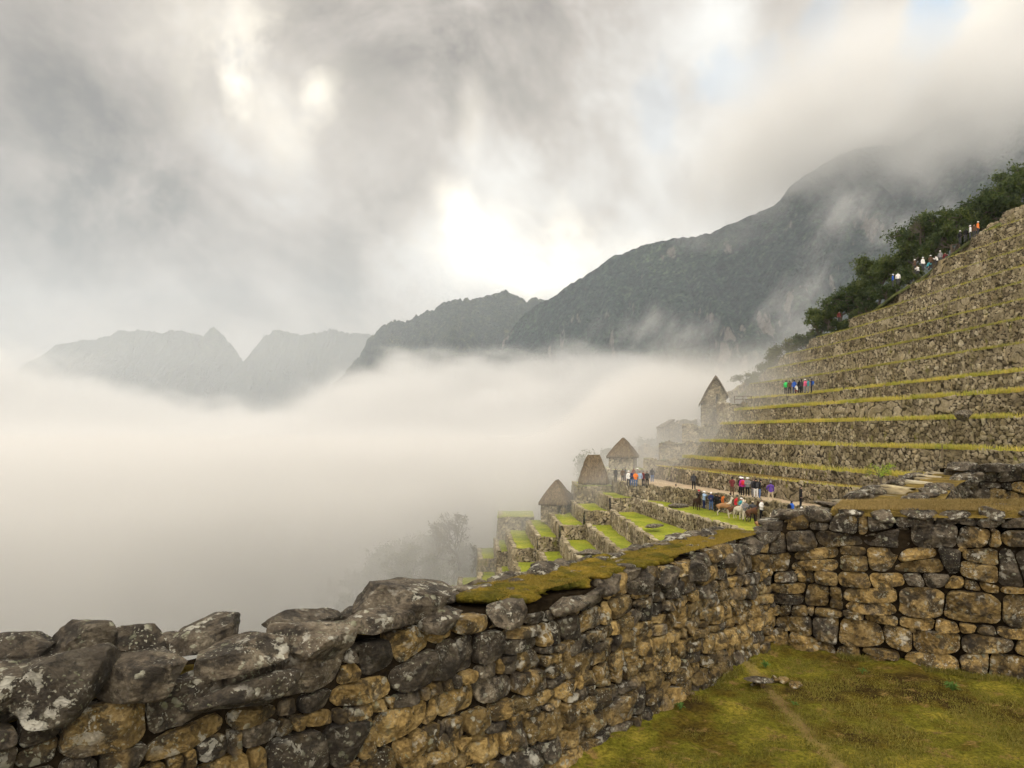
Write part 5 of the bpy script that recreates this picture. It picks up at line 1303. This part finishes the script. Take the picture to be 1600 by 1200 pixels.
BON = [('hip', 'waist'), ('waist', 'chest'), ('chest', 'neck'), ('neck', 'head'), ('head', 'crown'),
       ('chest', 'shL'), ('shL', 'elL'), ('elL', 'wrL'), ('wrL', 'haL'), ('chest', 'shR'), ('shR', 'elR'), ('elR', 'wrR'), ('wrR', 'haR'),
       ('hip', 'hpL'), ('hpL', 'knL'), ('knL', 'anL'), ('anL', 'toL'), ('hip', 'hpR'), ('hpR', 'knR'), ('knR', 'anR'), ('anR', 'toR')]
def pose(kind):
    J = {'hip': ((0, 0, .93), (.15, .11)), 'waist': ((0, .0, 1.10), (.135, .10)), 'chest': ((0, 0, 1.32), (.16, .115)), 'neck': ((0, 0, 1.50), .055), 'head': ((0, -.015, 1.60), (.078, .092)), 'crown': ((0, -.01, 1.70), (.07, .08)),
         'shL': ((.19, 0, 1.42), .062), 'elL': ((.25, .02, 1.15), .045), 'wrL': ((.26, -.06, .92), .032), 'haL': ((.255, -.08, .83), .032),
         'shR': ((-.19, 0, 1.42), .062), 'elR': ((-.25, .02, 1.15), .045), 'wrR': ((-.26, -.06, .92), .032), 'haR': ((-.255, -.08, .83), .032),
         'hpL': ((.10, 0, .86), .095), 'knL': ((.115, -.01, .48), .06), 'anL': ((.12, .02, .09), .042), 'toL': ((.13, -.13, .045), .04),
         'hpR': ((-.10, 0, .86), .095), 'knR': ((-.115, -.01, .48), .06), 'anR': ((-.12, .02, .09), .042), 'toR': ((-.13, -.13, .045), .04)}
    def mv(**k):
        for n, p in k.items(): J[n] = (p, J[n][1])
    if kind == 'photo': mv(elL=(.24, -.16, 1.25), wrL=(.10, -.33, 1.40), haL=(.06, -.36, 1.46), elR=(-.24, -.16, 1.25), wrR=(-.10, -.33, 1.40), haR=(-.06, -.36, 1.46))
    if kind == 'folded': mv(elL=(.25, -.06, 1.17), wrL=(.05, -.20, 1.18), haL=(-.05, -.19, 1.20), elR=(-.25, -.06, 1.17), wrR=(-.05, -.21, 1.12), haR=(.05, -.20, 1.13))
    if kind == 'walk': mv(knL=(.11, -.16, .52), anL=(.11, -.20, .12), toL=(.12, -.34, .10), knR=(-.11, .02, .47), anR=(-.11, .24, .14), toR=(-.12, .14, .045), elL=(.25, .12, 1.17), wrL=(.24, .16, .95), haL=(.24, .16, .86), elR=(-.25, -.10, 1.17), wrR=(-.23, -.22, .98), haR=(-.22, -.25, .90))
    if kind == 'phone': mv(elR=(-.25, -.08, 1.16), wrR=(-.14, -.28, 1.22), haR=(-.11, -.33, 1.27), head=(-.01, -.05, 1.595), crown=(-.01, -.06, 1.69))
    if kind == 'wide': mv(knL=(.17, -.01, .48), anL=(.21, .02, .09), toL=(.24, -.12, .045), knR=(-.17, -.01, .48), anR=(-.21, .02, .09), toR=(-.24, -.12, .045), elL=(.33, .02, 1.2), wrL=(.22, -.10, 1.05), haL=(.17, -.12, 1.04))
    if kind == 'crouch':
        mv(hip=(0, .12, .42), waist=(0, .06, .60), chest=(0, -.05, .82), neck=(0, -.10, .98), head=(0, -.14, 1.08), crown=(0, -.14, 1.18), shL=(.19, -.06, .92), shR=(-.19, -.06, .92), elL=(.2, -.25, .75), elR=(-.2, -.25, .75), wrL=(.08, -.42, .85), wrR=(-.08, -.42, .85),
           haL=(.05, -.45, .92), haR=(-.05, -.45, .92), hpL=(.1, .08, .38), hpR=(-.1, .08, .38), knL=(.15, -.28, .48), knR=(-.15, -.28, .46), anL=(.13, -.08, .10), anR=(-.13, -.08, .10), toL=(.14, -.22, .045), toR=(-.14, -.22, .045))
    return J
GR = {'top': [0, 1, 2, 5, 6, 7, 9, 10, 11], 'leg': [13, 14, 15, 17, 18, 19], 'shoe': [16, 20], 'head': [3, 4], 'hand': [8, 12]}
BODIES = {}
def body(kind):
    if kind in BODIES: return BODIES[kind]
    J = pose(kind); V, N, F, lab = skin_mesh(J, BON, 1)
    C = np.array([V[list(f)].mean(0) for f in F])
    face = {g: [i for i in range(len(F)) if lab[i] in ids] for g, ids in GR.items()}
    hipz = J['hip'][0][2]
    if kind != 'crouch':
        top = set(i for i in face['top'] if C[i][2] > .84 or lab[i] in (7, 11)) | set(i for i in face['leg'] if C[i][2] > hipz - .07); face['top'] = sorted(top); face['leg'] = [i for i in set(face['leg']) | set(GR and [j for j in range(len(F)) if lab[j] == 0]) if C[i][2] < hipz + .02]
    face['shoe'] = [i for i in range(len(F)) if lab[i] in (16, 20)]
    hc = np.array(J['head'][0]); cr_ = np.array(J['crown'][0])
    hair = [i for i in range(len(F)) if lab[i] in (3, 4) and (C[i][2] > hc[2] + .045 or (C[i][1] > hc[1] + .01 and C[i][2] > hc[2] - .07))]
    # a nose, so the head has a front
    for i, v in enumerate(V):
        r = v - (hc + np.array([0, -.09, .0]))
        if abs(r[0]) < .03 and abs(r[2]) < .04 and v[1] < hc[1] - .05: V[i][1] -= .018
    full = part_mesh('person', V, N, F, range(len(F)), 0)
    BODIES[kind] = dict(J=J, body=full, jacket=part_mesh('jacket', V, N, F, face['top'], .022), trousers=part_mesh('trousers', V, N, F, face['leg'], .016),
                        shoeL=part_mesh('shoe', V, N, F, [i for i in face['shoe'] if lab[i] == 16], .014), shoeR=part_mesh('shoe', V, N, F, [i for i in face['shoe'] if lab[i] == 20], .014), hair=part_mesh('hair', V, N, F, hair, .016))
    return BODIES[kind]
COLS = {'black': (.012, .012, .014), 'navy': (.02, .03, .09), 'blue': (.03, .10, .42), 'sky': (.30, .42, .58), 'red': (.50, .03, .04), 'pink': (.62, .12, .22), 'white': (.72, .71, .68), 'grey': (.20, .20, .20), 'orange': (.72, .20, .04),
        'green': (.05, .50, .12), 'purple': (.10, .05, .26), 'maroon': (.14, .03, .03), 'khaki': (.40, .33, .22), 'jeans': (.08, .14, .28), 'brown': (.10, .06, .035), 'cream': (.58, .52, .42), 'dgrey': (.05, .05, .055), 'teal': (.05, .25, .28), 'magenta': (.45, .03, .25)}
MC = {k: flat('cloth_' + k, v, .9, .1) for k, v in COLS.items()}
M_skin = flat('skin', (.42, .25, .17), .6, .3); M_hair = flat('dark_hair', (.015, .012, .010), .6, .3)
def hat_mesh(kind):
    bm = bmesh.new()
    if kind == 'sunhat':
        prof = [(.19, 0.0), (.185, .012), (.105, .02), (.10, .06), (.085, .10), (.0, .115)]
    elif kind == 'cap': prof = [(.105, 0), (.106, .03), (.095, .075), (.06, .11), (0, .12)]
    else: prof = [(.10, -.01), (.107, .03), (.10, .09), (.06, .14), (0, .155)]
    n = 14; rings = []
    for r, z in prof:
        rings.append([bm.verts.new((r * math.cos(k * 6.2832 / n), r * math.sin(k * 6.2832 / n) * 1.08, z)) for k in range(n)] if r > 0 else [bm.verts.new((0, 0, z))])
    for a, b in zip(rings, rings[1:]):
        for k in range(n):
            if len(b) == 1: bm.faces.new((a[k], a[(k + 1) % n], b[0]))
            else: bm.faces.new((a[k], a[(k + 1) % n], b[(k + 1) % n], b[k]))
    if kind == 'cap':
        v = [bm.verts.new(c) for c in [(-.08, -.07, .012), (-.06, -.19, .0), (.06, -.19, .0), (.08, -.07, .012), (0, -.07, .035)]]; bm.faces.new(v[:4]); bm.faces.new((v[0], v[3], v[4]))
    me = bpy.data.meshes.new(kind); bm.to_mesh(me); bm.free()
    for p in me.polygons: p.use_smooth = True
    return me
HATS = {k: hat_mesh(k) for k in ('sunhat', 'cap', 'beanie')}
def pack_mesh():
    V, F = rock((0, 0, 0), (.15, .10, .23), seed=5, sub=3, box=.6, cuts=0, rough=.01); me = bpy.data.meshes.new('backpack'); me.from_pydata([tuple(v) for v in V], [], [tuple(f) for f in F])
    for p in me.polygons: p.use_smooth = True
    return me
PACK = pack_mesh()
def person(x, y, z, rz, kind, top, leg, label, hat=None, hatc='white', pack=None, s=1.0, hair=True, shoe='dgrey', group=None, loose=None):
    b = body(kind)
    e = bpy.data.objects.new('person', b['body']); COL.objects.link(e); e.location = (x, y, z); e.rotation_euler = (0, 0, rz); e.scale = (s, s, s)
    tag(e, label, 'person', group)
    if not e.data.materials: e.data.materials.append(M_skin)
    def ad(nm, me, mat, loc=(0, 0, 0)):
        o = bpy.data.objects.new(nm, me); COL.objects.link(o); o.parent = e; o.location = loc
        if not me.materials: me.materials.append(mat)
        o.material_slots[0].link = 'OBJECT'; o.material_slots[0].material = mat; return o
    ad('jacket', b['jacket'], MC[top]); ad('trousers', b['trousers'], MC[leg]); ad('shoe', b['shoeL'], MC[shoe]); ad('shoe', b['shoeR'], MC[shoe])
    if hair: ad('hair', b['hair'], M_hair)
    c = b['J']['crown'][0]; ch = b['J']['chest'][0]
    if hat: ad(hat, HATS[hat], MC[hatc], (c[0], c[1], c[2] - .03))
    if pack: ad('backpack', PACK, MC[pack], (ch[0], ch[1] + .20, ch[2] - .08))
    return e
def on(u, v, z):
    """ground point at height z under a bearing and foot height"""
    y = z * 1100 / (675 - v); return (u - 800) / 1100 * y, y, z
Zp, Zl = -5.95, -7.46
# on the path
for a in [(1084, 764.7, Zp, 2.8, 'phone', 'dgrey', 'black', 'person in dark clothes standing alone at the far part of the earth path', None, None, None),
          (1144, 774.0, Zp, 2.6, 'folded', 'maroon', 'brown', 'person in maroon poncho and dark hat at the left of the path group', 'cap', 'black', None),
          (1157, 773.5, Zp, .2, 'stand', 'black', 'black', 'person in black with white sun hat left of the magenta jacket', 'sunhat', 'white', None),
          (1160, 774.5, Zp, 3.0, 'stand', 'magenta', 'black', 'person in magenta jacket carrying a red backpack and white sun hat on the path', 'sunhat', 'white', 'red'),
          (1168, 775.0, Zp, -.3, 'folded', 'grey', 'black', 'person in light grey jacket with white sun hat in the path group', 'sunhat', 'white', None),
          (1177, 777.0, Zp, .4, 'stand', 'dgrey', 'grey', 'person in dark jacket and grey trousers half hidden in the path group', None, None, None),
          (1181, 778.0, Zp, -.5, 'stand', 'black', 'white', 'person in black jacket, white pack and pale trousers in the path group', 'cap', 'black', 'white'),
          (1187, 779.5, Zp, 1.3, 'phone', 'black', 'jeans', 'person in black jacket and blue jeans at the right end of the path group', 'cap', 'black', 'dgrey'),
          (1204, 784.0, Zp, 3.0, 'wide', 'purple', 'khaki', 'person in blue and purple jacket and khaki trousers on the path', 'beanie', 'grey', None),
          (1251, 794.0, Zp, 1.0, 'stand', 'black', 'black', 'person all in black with white shoes standing alone on the near path', None, None, None)]:
    x, y, z = on(a[0], a[1], a[2]); person(x, y, z, a[3], a[4], a[5], a[6], a[7], a[8], a[9] or 'white', a[10], shoe='white' if a[0] == 1251 else 'dgrey', s=.98)
x, y, z = on(1237, 820, -6.6); person(x, y, z, 1.7, 'stand', 'blue', 'black', 'person in bright blue jacket with black backpack, half hidden by the near wall', None, 'white', 'black')
# on the llama lawn
for a in [(1056, 781.5, -7.46, .2, 'folded', 'black', 'black', 'person in black standing alone on the lawn left of the llamas', 'cap', 'black', None),
          (1092, 793.0, Zl, -.2, 'photo', 'black', 'black', 'person in black photographing from behind the dark brown llama', 'cap', 'red', None),
          (1100, 795.0, Zl, .8, 'photo', 'sky', 'navy', 'person in pale blue top and white hat raising a camera beside the brown llama', 'sunhat', 'white', None),
          (1111, 797.5, Zl, -.3, 'folded', 'navy', 'jeans', 'person in navy jacket and jeans on the llama lawn', 'cap', 'white', None),
          (1119, 800.0, Zl, .1, 'stand', 'black', 'black', 'person in black cap and black coat beside the navy jacket', 'cap', 'black', None),
          (1123, 801.0, Zl, .5, 'phone', 'black', 'black', 'person in black just behind the tan and white llama', None, None, None),
          (1132, 800.0, Zl, -.4, 'stand', 'orange', 'dgrey', 'person in orange jacket behind the tan and white llama', None, None, None),
          (1141, 800.5, Zl, .3, 'stand', 'black', 'black', 'person in black between the orange jacket and the pale blue one', 'beanie', 'black', None),
          (1149, 801.0, Zl, -.2, 'phone', 'sky', 'jeans', 'person in pale blue jacket behind the llamas', None, None, None),
          (1152, 804.0, Zl, .2, 'stand', 'red', 'black', 'person in red jacket half hidden behind the white-necked llama', 'beanie', 'dgrey', None),
          (1158, 809.0, Zl, .5, 'stand', 'teal', 'black', 'person in teal jacket close behind the khaki trousers', 'cap', 'white', None),
          (1164, 813.5, Zl, -.2, 'folded', 'grey', 'cream', 'person in grey jacket and cream trousers in front of the llama group', 'cap', 'khaki', None),
          (1176, 815.5, Zl, 3.0, 'wide', 'dgrey', 'black', 'person in dark jacket seen from behind with arms bent out beside the last llama', 'cap', 'khaki', None),
          (1190, 812.0, Zl, .4, 'folded', 'white', 'black', 'person with long hair and white jacket at the right end of the llama group', None, None, None)]:
    x, y, z = on(a[0], a[1], a[2]); person(x, y, z, a[3], a[4], a[5], a[6], a[7], a[8], a[9] or 'white', a[10], s=.98)
# at the fogged end of the path
for i, (u, v, k, tp, lg, lb, ht, rz) in enumerate([(962, 753, 'stand', 'dgrey', 'black', 'fogged figure with grey hood at the far left of the distant group', 'beanie', .5), (973, 754, 'phone', 'brown', 'black', 'fogged figure in brown second from the left of the distant group', None, 2.5), (977, 752, 'stand', 'dgrey', 'dgrey', 'fogged figure in dark clothes behind the brown jacket', 'beanie', 1),
        (982, 760, 'stand', 'white', 'dgrey', 'fogged figure in pale jacket at the front of the distant group', 'beanie', .3), (987, 760, 'folded', 'navy', 'jeans', 'fogged figure in navy left of the orange jacket', None, -.4), (990, 753, 'stand', 'maroon', 'black', 'fogged figure in maroon behind the orange jacket', 'cap', .8), (993, 761, 'folded', 'orange', 'jeans', 'fogged figure in bright orange jacket in the distant group', None, 0),
        (996, 754, 'stand', 'grey', 'black', 'fogged figure in grey right behind the orange jacket', 'sunhat', 1.2), (1000, 760, 'phone', 'sky', 'khaki', 'fogged figure in pale blue and khaki right of the orange jacket', None, -.6), (1005, 760, 'stand', 'maroon', 'dgrey', 'fogged figure in dark red near the right of the distant group', 'beanie', .4), (1011, 760, 'stand', 'dgrey', 'black', 'fogged figure in dark grey with white face mask at the right of the distant group', 'cap', -.2),
        (1019, 753, 'stand', 'dgrey', 'jeans', 'fogged figure standing apart right of the distant group', None, 2.8)]):
    x, y, z = on(u, v, Zp); person(x, y, z, rz, k, tp, lg, lb, ht, 'white' if i in (3, 7) else 'grey', None, s=.96)
# on the upper terrace
for i, (u, v, k, tp, lg, lb, ht, pk) in enumerate([(1228, 619.5, 'stand', 'green', 'dgrey', 'person in bright green jacket at the left end of the upper terrace group', None, 'green'), (1234, 618.8, 'stand', 'brown', 'black', 'person in brown beside the green jacket', None, None), (1241, 618, 'phone', 'blue', 'navy', 'person in blue jacket in the upper terrace group', 'cap', None), (1246, 619.5, 'crouch', 'white', 'maroon', 'person in white crouching on the upper terrace', None, None),
        (1249, 617, 'stand', 'black', 'black', 'person in long black coat in the middle of the upper terrace group', None, None), (1252.5, 616.5, 'stand', 'dgrey', 'black', 'person in dark grey close behind the black coat', 'beanie', None), (1258, 615.5, 'stand', 'pink', 'grey', 'person in pink jacket in the upper terrace group', 'sunhat', 'pink'), (1263, 615, 'folded', 'teal', 'grey', 'person in dark teal right of the pink jacket', None, None), (1268, 614.5, 'stand', 'navy', 'black', 'person in navy jacket at the right end of the upper terrace group', 'cap', 'blue')]):
    y = 92.0 - i * .35; person((u - 800) / 1100 * y, y, 4.97, 2.6 + i * .2, k, tp, lg, lb, ht, 'white' if ht == 'sunhat' else 'black', pk)
# along the crest
for i, (u, v, y, k, tp, lb) in enumerate([(1311, 503, 112, 'stand', 'maroon', 'tiny figure in dark red alone low on the crest'), (1395, 447, 98, 'stand', 'blue', 'tiny figure in blue on the crest'), (1403, 444, 98, 'stand', 'white', 'tiny figure in white next to the blue one on the crest'), (1430, 424, 97, 'phone', 'brown', 'tiny figure in brown beside the leaning wooden frame'), (1434, 428, 96, 'crouch', 'white', 'tiny seated figure in white near the wooden frame on the crest'), (1442, 421, 96, 'stand', 'white', 'tiny standing figure in white on the middle crest'),
        (1450, 421, 95.5, 'crouch', 'teal', 'tiny seated figure in teal on the crest'), (1454, 418, 95.5, 'stand', 'brown', 'tiny figure in brown on the crest right of the teal one'), (1464, 412, 95, 'crouch', 'white', 'tiny seated figure in white higher on the crest'), (1469, 411, 95, 'stand', 'grey', 'tiny figure in grey on the crest'), (1475, 408, 94.5, 'crouch', 'maroon', 'tiny seated figure in maroon at the end of the seated row'),
        (1500, 380, 93, 'stand', 'black', 'tiny figure with white cap right of the pale frame'), (1509, 376, 92.5, 'stand', 'black', 'tiny dark figure second right of the pale frame'), (1516, 372, 92, 'stand', 'white', 'tiny figure in white third right of the pale frame'), (1522, 370, 92, 'stand', 'brown', 'tiny figure in brown near the highest wall block'), (1528, 366, 92, 'stand', 'orange', 'tiny figure in orange at the highest wall block')]):
    p_ = P(u, v, y); person(p_.x, y, p_.z - .1, i * 1.3, k, tp, 'dgrey', lb, 'cap' if i % 2 else None, 'white')

# llamas
M_wool = {}
for nme, c in {'white_wool': (.62, .56, .45), 'brown_wool': (.11, .055, .03), 'tan_wool': (.33, .18, .085), 'dark_wool': (.05, .028, .018)}.items():
    m, t, b = material(nme, .95, .05); p = t.new('ShaderNodeTexCoord').outputs['Object']; n = t.noise(p, 9, 4, .6)
    t.l.new(t.mix(t.lin(n, .35, .65), tuple(k * .7 for k in c), c), b.inputs['Base Color']); t.l.new(t.bump(n, 1, .06), b.inputs['Normal']); M_wool[nme] = m
LB_ = [('rump', 'belly'), ('belly', 'chest'), ('chest', 'nk1'), ('nk1', 'nk2'), ('nk2', 'head'), ('head', 'muz'), ('head', 'earL'), ('head', 'earR'), ('rump', 'tail'),
       ('chest', 'fsL'), ('fsL', 'fkL'), ('fkL', 'ffL'), ('chest', 'fsR'), ('fsR', 'fkR'), ('fkR', 'ffR'), ('rump', 'hsL'), ('hsL', 'hkL'), ('hkL', 'hhL'), ('hhL', 'hfL'), ('rump', 'hsR'), ('hsR', 'hkR'), ('hkR', 'hhR'), ('hhR', 'hfR')]
def llama_mesh(graze=False, sit=False):
    J = {'rump': ((0, .48, .98), (.20, .21)), 'belly': ((0, .05, .95), (.22, .24)), 'chest': ((0, -.36, .98), (.19, .24)), 'nk1': ((0, -.58, 1.22), .12), 'nk2': ((0, -.66, 1.50), .088), 'head': ((0, -.70, 1.68), .085), 'muz': ((0, -.88, 1.63), .05),
         'earL': ((.06, -.66, 1.84), .02), 'earR': ((-.06, -.66, 1.84), .02), 'tail': ((0, .74, .92), .06),
         'fsL': ((.12, -.38, .75), .10), 'fkL': ((.12, -.38, .42), .05), 'ffL': ((.12, -.39, .04), .04), 'fsR': ((-.12, -.38, .75), .10), 'fkR': ((-.12, -.38, .42), .05), 'ffR': ((-.12, -.39, .04), .04),
         'hsL': ((.12, .48, .80), .14), 'hkL': ((.13, .38, .62), .10), 'hhL': ((.12, .58, .36), .045), 'hfL': ((.12, .53, .04), .04), 'hsR': ((-.12, .48, .80), .14), 'hkR': ((-.13, .38, .62), .10), 'hhR': ((-.12, .58, .36), .045), 'hfR': ((-.12, .53, .04), .04)}
    if graze:
        for n, p in dict(nk1=(0, -.66, 1.06), nk2=(0, -.88, .88), head=(0, -1.02, .66), muz=(0, -1.06, .48), earL=(.06, -.92, .76), earR=(-.06, -.92, .76)).items(): J[n] = (p, J[n][1])
    J2 = {'belly': J['belly']}; J2.update({k: v for k, v in J.items() if k != 'belly'})
    return skin_mesh(J2, LB_, 1)
LM = {False: llama_mesh(), True: llama_mesh(True)}
def llama(u, v, rz, coat, patch, label, graze=False, s=.95, dz=0):
    V, N, F, lab = LM[graze]; me = part_mesh('llama', V, N, F, range(len(F)), 0); me.materials.append(M_wool[coat]); me.materials.append(M_wool[patch])
    C = np.array([V[list(f)].mean(0) for f in F])
    for i, p in enumerate(me.polygons):
        p.material_index = 1 if (lab[i] in (3, 4, 5, 6, 7, 11, 14, 17, 18, 21, 22) or (lab[i] == 2 and C[i][2] > 1.15) or C[i][2] < .6) else 0
    x, y, z = on(u, v, Zl); o = bpy.data.objects.new('llama', me); COL.objects.link(o); o.location = (x, y, z + dz); o.rotation_euler = (0, 0, rz); o.scale = (s, s, s); tag(o, label, 'llama', 'llamas on the lawn')
llama(1089, 797, .15, 'dark_wool', 'dark_wool', 'dark brown llama seen from the front at the left of the group')
llama(1131, 806, 1.25, 'tan_wool', 'white_wool', 'tan llama with long white neck and white legs')
llama(1149, 811, 1.2, 'brown_wool', 'white_wool', 'brown llama with cream neck lowered beside the cream trousers')
llama(1154, 812, .3, 'white_wool', 'white_wool', 'white-necked llama facing the camera in the middle of the group')
llama(1175, 816, 2.0, 'brown_wool', 'dark_wool', 'brown llama mostly hidden behind the dark jacket')
llama(1192, 824, 1.5, 'tan_wool', 'white_wool', 'tan and white llama lying low at the right end by the wall', False, .9, -.5)
